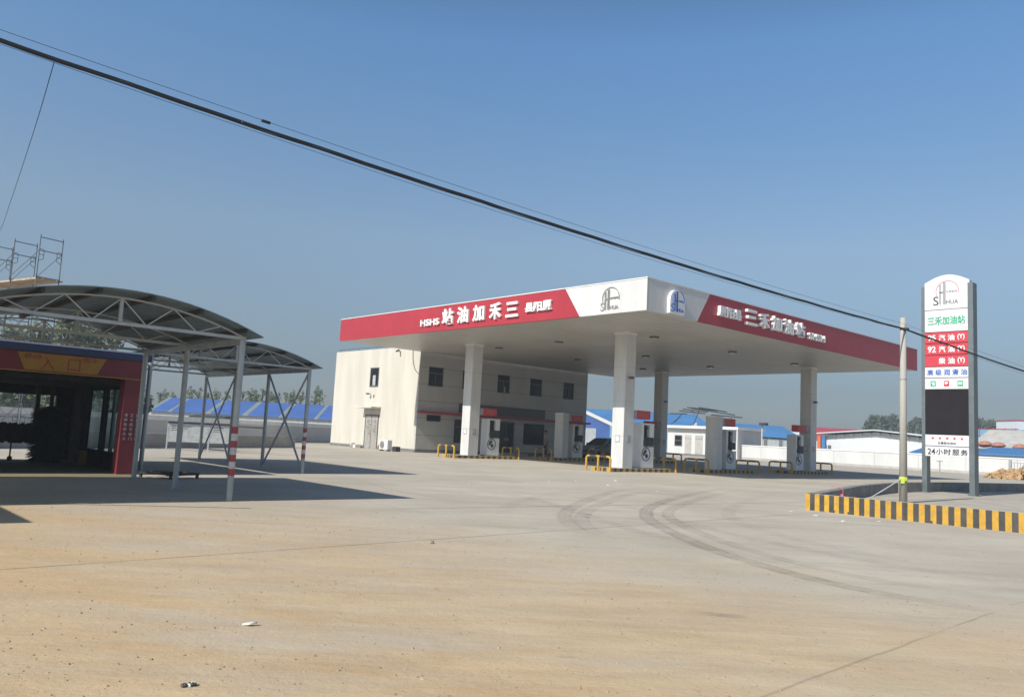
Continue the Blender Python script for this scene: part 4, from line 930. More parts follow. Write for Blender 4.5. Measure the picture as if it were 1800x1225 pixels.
b = MB(); b.tube(spline([(8.55, 21.45, 0.42), (8.6, 20.9, 0.40), (8.35, 20.2, 0.25), (8.1, 19.7, 0.3)]), 0.006, 5); b.box(8.08, 19.64, 0.24, 8.12, 19.69, 0.31)
tag(b.build('ribbon', M['pink']), 'pink ribbon hanging over the kerb corner', 'ribbon')
def sag(p, q, s_, n=40):
    p, q = Vector(p), Vector(q); return [p.lerp(q, k / n) - Z * (4 * s_ * (k / n) * (1 - k / n)) for k in range(n + 1)]
def dirY(px_, py_, yy): return at(px_, py_, yy)
# overhead cable bundle: from a pole far left, past the concrete pole, off to the right
CA = dirY(-160, 17, 8.5); CB = Vector((10.9, 22.27, 4.80)); CC = dirY(2050, 727, 31.0)
def cable(name, label, off0, off1, r, s1, s2, wob=0.0):
    b = MB(); p1 = sag(CA + Vector(off0), CB + Vector(off1), s1, 60); p2 = sag(CB + Vector(off1), CC + Vector(off1), s2, 16)
    pts = p1 + p2[1:]
    if wob: pts = [p + Vector((0, 0, wob * math.sin(i * 1.3) * math.sin(i * 0.37))) for i, p in enumerate(pts)]
    b.tube(pts, r, 6); return tag(b.build(name, M['cable'], smooth=True), label, 'cable', 'overhead cables')
cable('overhead_cable', 'thickest black overhead cable sagging across the whole sky', (0, 0, 0), (0, 0, 0), 0.017, 0.16, 0.12)
cable('overhead_cable', 'second black cable lashed just above the thickest one', (0.0, 0, 0.024), (0, 0, 0.014), 0.009, 0.157, 0.12, 0.006)
cable('overhead_cable', 'thin black cable loosely wrapped under the thick bundle', (0.0, 0, -0.016), (0, 0, -0.02), 0.007, 0.168, 0.125, 0.008)
cable('overhead_cable', 'hair thin topmost wire running above the bundle', (0.0, 0, 0.13), (0, 0, 0.14), 0.0032, 0.16, 0.12)
cable('overhead_cable', 'faint lowest wire drooping under the cable bundle', (0.0, 0, -0.03), (0, 0, -0.02), 0.003, 0.22, 0.2)
t = 0.36; pj = (CA + Vector((0, 0, 0.1))).lerp(CB + Vector((0, 0, 0.1)), t) - Z * (4 * 0.16 * t * (1 - t))
# ------------------------------------------------------------------ scaffold (behind the car wash)
def scaffold():
    base = at(20, 788, 30.0); base.z = 0
    a_r = math.atan2(math.cos(R(32)), math.sin(R(32)))
    root = thing('scaffold_tower', 'thin steel scaffold tower rising behind the car wash roof', 'scaffold', base, a_r)
    # local x: along each frame (away to the right), local y: row of frames
    rows = [-0.35, 1.5, 3.35, 5.2]; z_levels = [0, 1.6, 3.2, 4.75, 6.25]; wd = 0.85
    for y in rows:
        for zi in range(len(z_levels)):
            z0 = z_levels[zi]; hh = 1.6
            b = MB()
            for x in (0, wd): b.tube([(x, y, z0), (x, y, z0 + hh + 0.05)], 0.021, 6)
            b.tube([(0, y, z0 + hh - 0.05), (wd, y, z0 + hh - 0.05)], 0.018, 6); b.tube([(0, y, z0 + hh - 0.55), (wd, y, z0 + hh - 0.55)], 0.018, 6)
            for x, s in ((0, 1), (wd, -1)):
                b.tube([(x + s * 0.18, y, z0 + hh - 0.55), (x + s * 0.18, y, z0 + 0.75), (x, y, z0 + 0.65)], 0.012, 5)
                for k in range(2): b.tube([(x, y, z0 + 0.9 + k * 0.2), (x + s * 0.18, y, z0 + 0.9 + k * 0.2)], 0.011, 5)
            b.build('frame', M['steeldark'], root)
    for ya, yb_ in zip(rows, rows[1:]):
        for x in (0, wd):
            for p_, q_ in [((x, ya, 7.3), (x, yb_, 6.45))] + [((x, ya, z), (x, yb_, z + 1.1)) for z in (0.5, 2.2, 4.0)] + [((x, yb_, z), (x, ya, z + 1.1)) for z in (0.5, 2.2, 4.0)]:
                b = MB(); b.tube([p_, q_], 0.012, 5); b.build('cross_brace', M['steeldark'], root)
    b = MB()
    for k in range(4): b.box(0.02 + k * 0.25, rows[0] + 0.0, 6.22 + 0.015 * (k % 2), 0.24 + k * 0.25, rows[-1] + 0.5, 6.28 + 0.015 * (k % 2))
    b.build('plank_deck', M['plank'], root)
scaffold()
b = MB(); b.tube(spline([at(95, 110, 10.6), at(72, 190, 12), at(50, 260, 15), at(20, 350, 20), at(-3, 412, 25), at(-40, 470, 29)]), 0.006, 5)
tag(b.build('drop_wire', M['cable']), 'thin drop wire hanging down from the cables at far left', 'wire')
for i, (t, dz, ln, r_, lb_) in enumerate(((0.181, 0.125, 0.13, 0.022, 'small black splice box on the top wire'), (0.170, 0.0, 0.20, 0.027, 'long black splice sleeve on the thick cable'))):
    a = CA.lerp(CB, t) - Z * (4 * 0.16 * t * (1 - t)) + Z * dz; d = (CB - CA).normalized(); d.z -= 0.0
    b = MB(); b.tube([a - d * ln / 2, a - d * ln / 2 * 0.9, a + d * ln / 2 * 0.9, a + d * ln / 2], [r_ * 0.6, r_, r_, r_ * 0.6], 8)
    tag(b.build('splice_box', M['cable']), lb_, 'splice box')

# ------------------------------------------------------------------ left background: walls, notice board, blue shed
M['sunlit_cap'] = mat('sunlit_coping_tone', (0.80, 0.80, 0.79), 0.8, var=0.04)  # sunlit band along the wall top, painted in as a whiter cap
def wallthing(name, label, a, c, h, t, m, cap=None, plinth=0.15):
    a, c = Vector((a[0], a[1], 0)), Vector((c[0], c[1], 0)); d = c - a; Ln = d.length; rz = math.atan2(d.y, d.x)
    root = thing(name, label, 'wall', a, rz); b = MB(); b.box(0, 0, 0, Ln, t, h); b.build('wall_panel', m, root)
    if cap: b = MB(); b.box(-0.02, -0.06, h, Ln + 0.02, t + 0.06, h + cap); b.build('coping', M['sunlit_cap'], root)
    if plinth: b = MB(); b.box(0, -0.03, 0, Ln, -0.001, plinth); b.build('plinth', M['plinth'], root)
    n = int(Ln / 3.2)
    b = MB()
    for k in range(n + 1): b.box(k * Ln / max(n, 1) - 0.15, -0.02, plinth, k * Ln / max(n, 1) + 0.15, -0.001, h)
    b.build('pier', m, root)
    return root
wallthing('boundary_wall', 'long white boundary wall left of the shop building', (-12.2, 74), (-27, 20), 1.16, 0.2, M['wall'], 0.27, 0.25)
wallthing('retaining_wall', 'low grey cement wall in front of the left boundary wall', (-12.3, 46.5), (-18.3, 24), 0.62, 0.25, M['greywall'], None, 0.1)
nb = thing('notice_board', 'grey notice board on thin white posts beyond the carports', 'notice board', S(-11.17, 15.56), TH + R(-14))
nbA, nbB = Vector(S(-11.17, 15.56)), Vector(at(394, 793, 35.0)); nbB.z = 0
ln = 2.55; nb.rotation_euler.z = math.atan2(1.15, 2.3)
for x in (0, 1.6, 2.5):
    b = MB(); b.bar((x, 0, 0), (x, 0, 1.15), 0.05); b.build('post', M['bandwhite'], nb)
for a, c in ((0.03, 1.57), (1.63, 2.47)):
    b = MB(); b.box(a, -0.02, 0.35, c, 0.02, 1.08); q = b.build('panel', M['bandwhite'], nb); b = MB()
    for k in range(3): b.box(a + 0.1, -0.024, 0.98 - k * 0.08, a + 0.1 + (c - a) * (0.5 - 0.1 * k), -0.02, 1.0 - k * 0.08)
    b.build('printed_lines', M['darkmetal'], q)
b = MB(); b.box(-0.02, -0.06, 1.10, 2.55, 0.06, 1.17); b.build('top_rail', M['navy'], nb)
b = MB(); A_ = at(332, 733, 60); B_ = at(395, 736, 60); b.prism([A_ + Z * 0.12, B_ + Z * 0.12, B_ - Z * 0.2, A_ - Z * 0.2], (0, 1.5, 0.1)); b.bar(A_ - Z * 0.2 + Y * 0.7, Vector((A_.x, A_.y + 0.7, 0)), 0.08); b.bar(B_ - Z * 0.2 + Y * 0.7, Vector((B_.x, B_.y + 0.7, 0)), 0.08)
tag(b.build('dark_awning', M['awning']), 'dark green awning roof showing above the left boundary wall', 'awning')

def shed_left():
    A0, A1 = at(262, 719.5, 95), at(640, 737.5, 95); ax = (A1 - A0); ax.z = 0; Ln = ax.length; ax.normalize(); rz = math.atan2(ax.y, ax.x)
    root = thing('long_shed', 'long shed with blue roof panels and pale strips behind the left wall', 'shed', (A0.x, A0.y, 0), rz)
    ze, zr, dep = A0.z + 0.02, at(262, 697, 99).z, 5.0
    b = MB(); b.box(0, 0, 0, Ln, dep * 2, ze); b.build('wall', M['greysheet'], root)
    px2x = lambda p: (p - 262) / (640 - 262) * Ln
    edges = [262, 270, 297, 303, 362, 372, 427, 437, 491, 500, 553, 560, 612, 620, 640]
    for i, (a, c) in enumerate(zip(edges, edges[1:])):
        x0, x1 = px2x(a), px2x(c); blue = i % 2 == 1
        b = MB(); n = 6; dz = 0.02 if blue else 0.0
        prof = [(dep * t, ze + (zr - ze) * t + dz) for t in [k / n for k in range(n + 1)]]
        prof = [(-0.35, ze - 0.18 + dz)] + prof + [(dep * 2 + 0.3, ze - 0.1 + dz)]
        for (ya, za), (yb_, zb_) in zip(prof, prof[1:]): b.prism([(x0, ya, za), (x1, ya, za), (x1, yb_, zb_), (x0, yb_, zb_)], (0, 0, 0.04))
        b.build('roof_sheet' if blue else 'rooflight_strip', M['blueroof'] if blue else M['translucent'], root)
shed_left()

# ------------------------------------------------------------------ right background
WV = 58.6
def sU(px_, py_, v):                      # u of a direction on the plane v = const (sight line meets the wall plane)
    o = Vector((0, 0, CAM_H)); d = at(px_, py_, 10) - o; t = ((S(v, 0) - o).dot(D2)) / d.dot(D2); q = o + d * t
    return (q - O).dot(D1), q.z
ua, _ = sU(1300, 800, WV); ub = -12.0
rw = thing('boundary_wall', 'long white boundary wall across the right background', 'wall', S(WV, ub))
b = MB(); b.box(0, 0, 0, 0.25, ua - ub, 1.5); b.build('wall_panel', M['wall'], rw)
b = MB(); b.box(-0.06, 0, 1.5, 0.31, ua - ub, 1.6); b.build('coping', M['white'], rw)
b = MB(); b.box(-0.03, 0, 0, -0.001, ua - ub, 0.22); b.build('plinth', M['greywall'], rw)
b = MB()
for k in range(1, 13): b.box(-0.02, k * 4.2, 0.22, -0.001, k * 4.2 + 0.03, 1.5)
b.build('joint', M['greywall'], rw)
# white hut
hu0, hz = sU(1172, 750, WV - 0.4); hu1, _ = sU(1302, 750, WV - 0.4); HZ = 3.55
hut = thing('white_hut', 'small white flat roofed hut with two doors and a window', 'hut', S(WV - 0.4, hu1))
wd = hu0 - hu1
fr = lambda px_: sU(px_, 780, WV - 0.4)[0] - hu1
b = MB(); b.box(0, 0.2, 0, 5, wd - 0.2, HZ - 0.3); b.build('wall', M['wall'], hut)
b = MB(); b.box(-0.7, -0.1, HZ - 0.3, 5.2, wd + 0.1, HZ); b.build('roof_slab', M['white'], hut)
for a, c in ((1204, 1215), (1222, 1235)):
    b = MB(); b.box(-0.05, fr(c), 0.25, -0.002, fr(a), 2.45, 0); b.box(-0.06, fr(c), 2.0, -0.052, fr(a), 2.05, 1); b.build('door', [M['greywall'], M['plinth']], hut)
b = MB(); b.box(-0.05, fr(1199), 1.1, -0.002, fr(1186), 2.4, 0); wn = b.build('window', M['frame'], hut)
b = MB()
for k in range(2): b.box(-0.056, fr(1199) + 0.1, 1.2 + k * 0.6, -0.05, fr(1186) - 0.1, 1.7 + k * 0.6)
b.build('pane', M['glass'], wn)
b = MB(); b.box(-0.04, 0.2, 0, -0.001, wd - 0.2, 0.22); b.build('plinth', M['plinth'], hut)
b = MB(); b.box(-0.6, 0.0, 0, -0.3, 0.35, HZ - 0.3); b.build('porch_post', M['wall'], hut)

def gable_shed(name, label, corners, ze0, Yd, roof_m, wall_m, extra=None): pass
# two long blue roofs
def roof_block(name, label, e0, e1, r0, r1, Ye, Yr, rm, wm, cols=0):
    """front eave seen from e0 to e1, ridge from r0 to r1, at two distances"""
    E0, E1, R0, R1 = at(*e0, Ye), at(*e1, Ye), at(*r0, Yr), at(*r1, Yr)
    ax = E1 - E0; ax.z = 0; Ln = ax.length; ax.normalize(); rz = math.atan2(ax.y, ax.x)
    root = thing(name, label, 'shed', (E0.x, E0.y, 0), rz); ro = Matrix.Rotation(-rz, 3, 'Z'); o0 = Vector((E0.x, E0.y, 0))
    q = lambda p: ro @ (p - o0)
    e0_, e1_, r0_, r1_ = q(E0), q(E1), q(R0), q(R1)
    b = MB(); b.prism([e0_ - Y * 0.3, e1_ - Y * 0.3, r1_, r0_], (0, 0, 0.08))
    dpt = (r0_.y + r1_.y) / 2
    b.prism([r0_, r1_, Vector((e1_.x, 2 * dpt, e1_.z)), Vector((e0_.x, 2 * dpt, e0_.z))], (0, 0, 0.08)); b.build('roof', rm, root)
    b = MB(); z = min(e0_.z, e1_.z) - 0.1; b.box(0.02, 0, 0, Ln - 0.02, 2 * dpt - 0.1, z)
    b.add([(Ln - 0.02, 0, z), (r1_.x, dpt, r1_.z - 0.05), (Ln - 0.02, 2 * dpt - 0.1, z)], [(0, 1, 2)]); b.add([(0.02, 0, z), (r0_.x, dpt, r0_.z - 0.05), (0.02, 2 * dpt - 0.1, z)], [(0, 1, 2)])
    b.build('wall', wm, root)
    for k in range(cols):
        x = Ln * (k + 0.5) / cols; b = MB(); b.box(x - 0.2, -0.12, 0, x + 0.2, -0.001, z); b.build('pilaster', M['plinth'], root)
    return root
roof_block('blue_roofed_shed', 'big shed with bright blue roof behind the white hut', (1030, 741), (1252, 752), (1030, 719), (1222, 729), 128, 136, M['skyblueroof'], M['lightblue'])
roof_block('blue_roofed_shed', 'lower bright blue roofed shed right of the white hut', (1225, 760), (1412, 772.5), (1225, 741), (1375, 750), 118, 126, M['skyblueroof'], M['greysheet'], 7)
# gabled blue annex with white verge
def annex():
    A_, B_ = at(1018, 752, 112), at(1072, 756, 112); ax = B_ - A_; ax.z = 0; Ln = ax.length; ax.normalize(); rz = math.atan2(ax.y, ax.x)
    root = thing('blue_annex', 'blue walled annex with white verge beside the parked car', 'shed', (A_.x, A_.y, 0), rz)
    zt = at(1018, 722, 112).z; ze = at(1068, 747, 112).z
    b = MB(); b.prism([(0, 0, 0), (Ln, 0, 0), (Ln, 0, ze), (0, 0, zt)], (0, 6, 0)); b.build('wall', M['blueroof'], root)
    b = MB(); b.prism([(-0.1, -0.15, zt), (Ln + 0.3, -0.15, ze - 0.15), (Ln + 0.3, -0.15, ze + 0.35), (-0.1, -0.15, zt + 0.5)], (0, 0.1, 0)); b.build('verge', M['white'], root)
    b = MB(); b.prism([(-0.1, -0.05, zt + 0.3), (Ln + 0.3, -0.05, ze + 0.1), (Ln + 0.3, -0.05, ze + 0.2), (-0.1, -0.05, zt + 0.4)], (0, 6.3, 0)); b.build('roof', M['skyblueroof'], root)
    b = MB(); b.box(0.1, -0.05, 0, Ln * 0.55, -0.001, at(1030, 752, 112).z); b.build('shutter', M['greysheet'], root)
annex()
# white gabled shed, red roof behind, red and blue posts
def white_shed():
    v = WV + 9
    u0, z0 = sU(1440, 763, v); u1, z1 = sU(1634, 768, v); um, zm = sU(1541, 757, v); zb_ = z0
    root = thing('white_shed', 'wide white gabled shed behind the right boundary wall', 'shed', S(v, u1))
    W_ = u0 - u1; m_ = um - u1
    u2, z2 = sU(1447, 775, v)
    b = MB(); b.prism([(0, 0.2, 0), (0, W_ - 0.2, 0), (0, W_ - 0.2, z0 - 0.15), (0, m_, zm - 0.15), (0, 0.2, z1 - 0.15)], (9, 0, 0)); b.build('wall', M['shedwhite'], root)
    b = MB(); b.prism([(-0.9, -0.3, z1), (-0.9, m_, zm), (-0.9, m_, zm + 0.1), (-0.9, -0.3, z1 + 0.1)], (10.5, 0, 0)); b.prism([(-0.9, m_, zm), (-0.9, W_ + 0.3, z0), (-0.9, W_ + 0.3, z0 + 0.1), (-0.9, m_, zm + 0.1)], (10.5, 0, 0)); b.build('roof', M['shedwhite'], root)
    b = MB()
    for k in range(1, 12):
        y = W_ * k / 12; zz = (z1 + (zm - z1) * y / m_) if y < m_ else (zm + (z0 - zm) * (y - m_) / (W_ - m_)); b.box(-0.5, y - 0.06, zz - 0.35, -0.001, y + 0.06, zz - 0.2)
    b.build('purlin_end', M['greywall'], root)
    for px_, m2, cat in ((1441, M['orange'], 'orange red painted steel post left of the white shed'), (1448.5, M['bluepaint'], 'blue painted steel post at the white shed corner')):
        uu, _ = sU(px_, 775, v - 1.5); b = MB(); b.box(-0.2, -0.2, 0, 0.2, 0.2, z0 - 0.2); b.box(-0.3, -0.3, 0, 0.3, 0.3, 0.1)
        tag(place(b.build('steel_post', m2), S(v - 1.5, uu)), cat, 'post')
white_shed()
roof_block('red_roofed_shed', 'shed with a dull red roof rising behind the white shed', (1405, 772), (1560, 766), (1405, 750), (1520, 757), 118, 124, M['redroof'], M['shedwhite'])
roof_block('light_blue_shed', 'long light blue shed with a red rail behind the price sign', (1690, 768), (1850, 779), (1690, 754), (1850, 757), 130, 138, M['lightblue'], M['darkroof'])
lr = thing('roof_rail', 'red pipe railing along the light blue shed roof', 'railing', at(1715, 753, 130), 0); q0 = lr.location.copy(); b = MB()
for k, px_ in enumerate((1722, 1745, 1766, 1785)):
    p_ = at(px_, 753.5, 130) - q0; b.bar(p_, at(px_, 772, 127) - q0, 0.15)
b.build('baluster', M['redroof'], lr); b = MB(); b.bar(at(1715, 754, 130) - q0, at(1790, 754.5, 130) - q0, 0.16); b.build('handrail', M['redroof'], lr)
def low_roof(name, label, a, c, zt, v, m, depth=4):
    u0, z0 = sU(*a, v); u1, z1 = sU(*c, v); root = thing(name, label, 'roof', S(v, min(u0, u1))); W_ = abs(u0 - u1); b = MB()
    b.prism([(0, 0, 0.95 * z0), (0, W_, 0.95 * z0), (depth, W_ - 0.8, zt), (depth, 0, zt)], (0, 0, 0.15), 0); b.build('roof_sheet', m, root)
    b = MB(); b.box(-0.02, 0.1, 0, 0.15, W_ - 0.1, 0.94 * z0); b.build('front_wall', M['darkroof'], root)
    return root
low_roof('low_shed', 'low dark blue roofed lean to just over the wall left of the price sign', (1597, 796), (1640, 797), 2.45, WV + 1.0, M['bluepaint'])
low_roof('low_shed', 'low dark blue roofed lean to just over the wall right of the price sign', (1700, 796), (1850, 806), 2.4, WV + 1.0, M['bluepaint'])
low_roof('low_shed', 'long grey shed roof carrying round red vents at far right', (1700, 785), (1850, 796), 4.3, WV + 8.0, M['greywall'])
vent0 = None
for i, px_ in enumerate((1732, 1755, 1793)):
    uu, zz = sU(px_, 783 + (px_ - 1732) * 0.09, WV + 8.3)
    if vent0 is None:
        b = MB(); b.lathe([(0.22, -0.3), (0.22, 0.05), (0.6, 0.08), (0.66, 0.2), (0.45, 0.4), (0.12, 0.5)], (0, 0, 0), 16, 0); vent0 = vv = b.build('roof_vent', M['ventred'], smooth=True)
    else: vv = vent0.copy(); col.objects.link(vv)
    place(vv, S(WV + 8.3, uu, zz - 0.05)); tag(vv, ('leftmost', 'middle', 'rightmost')[i] + ' of three round red roof vents at far right', 'roof vent', 'round red roof vents')
A_ = at(1788, 757, 140); b = MB(); b.box(0, 0, 0, 8, 6, at(1788, 739, 140).z); wt = thing('white_block', 'small white building block at the right edge', 'building', (A_.x, A_.y, 0), 0); b.build('wall', M['shedwhite'], wt); b = MB(); b.box(-0.15, -0.15, at(1788, 739, 140).z, 8.1, 6.1, at(1788, 737.5, 140).z); b.build('roof', M['redroof'], wt)
# street lamp on the wall, T post, gate, rubble
uu, z_ = sU(1333, 747, WV - 0.3); lp = thing('yard_lamp', 'slim white yard lamp post in front of the blue shed', 'lamp', S(WV + 0.5, uu)); b = MB(); b.tube([(0, 0, 0), (0, 0, z_)], 0.07, 8); b.build('pole', M['bandwhite'], lp); b = MB(); b.bar((0, 0, z_), (-0.2, -0.5, z_ + 0.1), 0.1); b.box(-0.5, -0.7, z_ + 0.0, 0.1, 0.1, z_ + 0.28); b.build('lamp_head', M['darkmetal'], lp)
tp = thing('t_post', 'grey T shaped marker post before the wall under the price sign', 'post', at(1652, 829, 70), 0); tp.location.z = 0; b = MB(); b.tube([(0, 0, 0), (0, 0, 1.0)], 0.05, 8); b.bar((-0.25, 0, 1.0), (0.25, 0, 1.0), 0.07); b.build('post', M['galv'], tp)
gate = thing('steel_gate', 'grey barred steel gate at the far right edge', 'gate', S(49.3, 2.6)); b = MB()
for k in range(14): b.bar((0, -k * 0.22, 0), (0, -k * 0.22, 1.25), 0.04)
for z in (0.15, 0.7, 1.2): b.bar((0, 0, z), (0, -3, z), 0.05)
b.build('bars', M['galv'], gate); b = MB(); b.box(-0.1, -0.02, 0, 0.1, 0.16, 1.4); b.box(-0.1, -1.5, 0, 0.1, -1.36, 1.4); b.build('gate_post', M['galv'], gate)
def rubble():
    root = thing('rubble_pile', 'heap of orange brown broken bricks by the steel gate', 'rubble', S(44.5, 0.9)); b = MB()
    for k in range(260):
        a = rnd.random() * 2 * math.pi; r_ = rnd.random() ** 0.6; x, y = r_ * 1.8 * math.cos(a), r_ * 2.6 * math.sin(a) - 0.6
        hmax = (1 - r_) * 0.8 * (0.7 + 0.5 * math.sin(y * 1.7) ** 2) + 0.12; z = hmax * rnd.random() ** 0.5
        s_ = 0.08 + 0.11 * rnd.random(); m_ = Matrix.Rotation(rnd.random() * 6, 3, Vector((rnd.random() - .5, rnd.random() - .5, rnd.random() - .5)).normalized())
        b.add([m_ @ Vector((i * s_ * 1.4, j * s_ * (0.7 + 0.4 * rnd.random()), l_ * s_ * 0.7)) + Vector((x, y, z)) for i, j, l_ in ((-1, -1, -1), (1, -1, -1), (1, 1, -1), (-1, 1, -1), (-1, -1, 1), (1, -1, 1), (1, 1, 1), (-1, 1, 1))],
              [(0, 3, 2, 1), (4, 5, 6, 7), (0, 1, 5, 4), (1, 2, 6, 5), (2, 3, 7, 6), (3, 0, 4, 7)])
    o = b.build('bricks', M['rubble'], root); o['kind'] = 'stuff'
rubble()
# bare steel frame above the hut roof
sf = thing('steel_roof_frame', 'bare dark steel roof frame standing above the white hut', 'steel frame', at(1240, 740, 112), 0); o0 = sf.location.copy(); b = MB(); q = lambda a, c, Y_=112: at(a, c, Y_) - o0
for (a, c) in (((1208, 716), (1262, 722)), ((1216, 717.5), (1292, 729.5)), ((1200, 719), (1244, 724)), ((1194, 722), (1240, 727)), ((1250, 729), (1305, 734)), ((1228, 716), (1278, 724)), ((1178, 727), (1208, 727))): b.bar(q(*a), q(*c), 0.14)
b.build('beam', M['darkmetal'], sf); b = MB()
for (a, c) in (((1229, 722), (1218, 748)), ((1216, 722), (1222, 727)), ((1196, 732), (1180, 745)), ((1200, 726), (1186, 742)), ((1285, 734), (1288, 750))): b.bar(q(*a), q(*c), 0.09)
b.build('strut', M['darkmetal'], sf)

# ------------------------------------------------------------------ trees
def tree_mesh(h, w_, leaf, n, mleaf, clumps, seed, trunk=0.25, ls=0.3):
    r = random.Random(seed); b = MB(); 
    tr = MB(); tr.tube([(0, 0, 0), (0.02 * h, 0, h * 0.35), (-0.01 * h, 0.01 * h, h * 0.7), (0, 0, h * 0.92)], [0.028 * h, 0.02 * h, 0.011 * h, 0.003 * h], 7)
    cs = []
    for k in range(clumps):
        t = trunk + (1 - trunk) * r.random(); rad = w_ * (0.25 + 0.75 * math.sin(math.pi * min(1, (t - trunk) / (1 - trunk) * 0.85 + 0.12))) * 0.75 * r.random() ** 0.5
        a = r.random() * 6.283; c = Vector((rad * math.cos(a), rad * math.sin(a), h * t)); cs.append((c, w_ * (0.22 + 0.25 * r.random())))
        tr.tube([(0, 0, h * max(0.15, t - 0.16)), (c.x * 0.6, c.y * 0.6, h * (t - 0.05)), c], [0.008 * h, 0.005 * h, 0.002 * h], 4, cap=False)
    for k in range(n):
        c, cr_ = r.choice(cs); d = Vector((r.gauss(0, 1), r.gauss(0, 1), r.gauss(0, 1))).normalized() * cr_ * r.random() ** 0.5; d.z *= 1.25
        p = c + d; a = Vector((r.gauss(0, 1), r.gauss(0, 1), r.gauss(0, 1))).normalized(); e = a.cross(Vector((r.gauss(0, 1), r.gauss(0, 1), r.gauss(0, 1)))).normalized(); s_ = leaf * (0.6 + 0.8 * r.random())
        b.add([p - a * s_, p + e * s_ * 0.55, p + a * s_, p - e * s_ * 0.55], [(0, 1, 2, 3)])
    return b, tr
def make_tree(name, label, loc, h, w_, leaf, n, m, clumps, seed, group, rz=0.0):
    root = thing(name, label, 'tree', loc, rz, group); cb, tb = tree_mesh(h, w_, leaf, n, m, clumps, seed); cb.build('crown', m, root); tb.build('trunk', M['bark'], root); return root
protos = [make_tree('young_tree', '', (0, 0, 0), 5.2, 0.8, 0.12, 380, M['leafA'], 16, 1, 'young trees above the blue shed roof'), make_tree('young_tree', '', (0, 0, 0), 5.8, 0.65, 0.12, 340, M['leafA'], 14, 2, 'young trees above the blue shed roof'), make_tree('young_tree', '', (0, 0, 0), 4.8, 0.9, 0.12, 400, M['leafA'], 16, 3, 'young trees above the blue shed roof')]
ords = ['first', 'second', 'third', 'fourth', 'fifth', 'sixth', 'seventh', 'eighth', 'ninth', 'tenth', 'eleventh', 'twelfth', 'thirteenth', 'fourteenth', 'fifteenth', 'sixteenth', 'seventeenth', 'eighteenth', 'nineteenth', 'twentieth']
used = set()
tops = [(262, 694), (280, 690), (292, 687), (306, 691), (322, 692), (338, 682), (350, 684), (364, 690), (380, 685), (398, 690), (428, 688), (441, 685), (452, 688), (462, 683), (474, 690), (488, 692), (503, 690), (517, 687), (530, 690), (556, 681)]
for i, (px_, ty) in enumerate(tops):
    p_ = at(px_, ty, 108 + 5 * rnd.random()); k = i % 3 if px_ < 540 else 2; pr = protos[k]; hh = (5.2, 5.8, 4.8)[k]
    sc_ = (p_.z - 0.0) / hh
    if k not in used: o = pr; o.location = (p_.x, p_.y, 0); used.add(k)
    else: o = dup(pr, (p_.x, p_.y, 0))
    o.rotation_euler.z = rnd.random() * 6.28; o.scale = (sc_ * 1.2, sc_ * 1.2, sc_); o['label'] = ords[i] + ' from the left of the young trees above the blue shed roof'
big = [make_tree('leafy_tree', '', (0, 0, 0), 7.0, 2.0, 0.22, 1500, M['leafA'], 26, 11, 'leafy trees behind the car wash'), make_tree('leafy_tree', '', (0, 0, 0), 7.6, 1.7, 0.22, 1400, M['leafB'], 24, 12, 'leafy trees behind the car wash')]
used = set()
lst = [(-60, 590), (-20, 584), (22, 590), (40, 600), (62, 584), (96, 590), (122, 578), (148, 588), (172, 584), (205, 596), (228, 640), (250, 680)]
for i, (px_, ty) in enumerate(lst):
    p_ = at(px_, ty, 52 + 3.0 * (i % 3)); k = i % 2; hh = (7.0, 7.6)[k]; sc_ = p_.z / hh
    if k not in used: o = big[k]; o.location = (p_.x, p_.y, 0); used.add(k)
    else: o = dup(big[k], (p_.x, p_.y, 0))
    o.rotation_euler.z = rnd.random() * 6.28; o.scale = (max(sc_, 0.6),) * 2 + (sc_,); o['label'] = ords[i] + ' from the left of the leafy trees behind the car wash'
far = [make_tree('poplar_tree', '', (0, 0, 0), 13.0, 2.2, 0.42, 1100, M['leafB'], 26, 21, 'grey green trees beyond the right sheds'), make_tree('poplar_tree', '', (0, 0, 0), 12.0, 2.7, 0.42, 1200, M['leafB'], 26, 22, 'grey green trees beyond the right sheds')]
used = set()
lst = [(1526, 738), (1535, 733), (1543, 730), (1552, 735), (1561, 731), (1570, 732), (1578, 735), (1604, 741), (1614, 733), (1624, 737), (1716, 736), (1724, 739), (1733, 741), (1743, 741), (1753, 740), (1763, 745), (1775, 743), (1786, 745)]
for i, (px_, ty) in enumerate(lst):
    p_ = at(px_, ty, 190 + 8 * (i % 3)); k = i % 2; hh = (13.0, 12.0)[k]; sc_ = p_.z / hh
    if k not in used: o = far[k]; o.location = (p_.x, p_.y, 0); used.add(k)
    else: o = dup(far[k], (p_.x, p_.y, 0))
    o.rotation_euler.z = rnd.random() * 6.28; o.scale = (sc_,) * 3; o['label'] = ords[i] + ' from the left of the grey green trees beyond the right sheds'

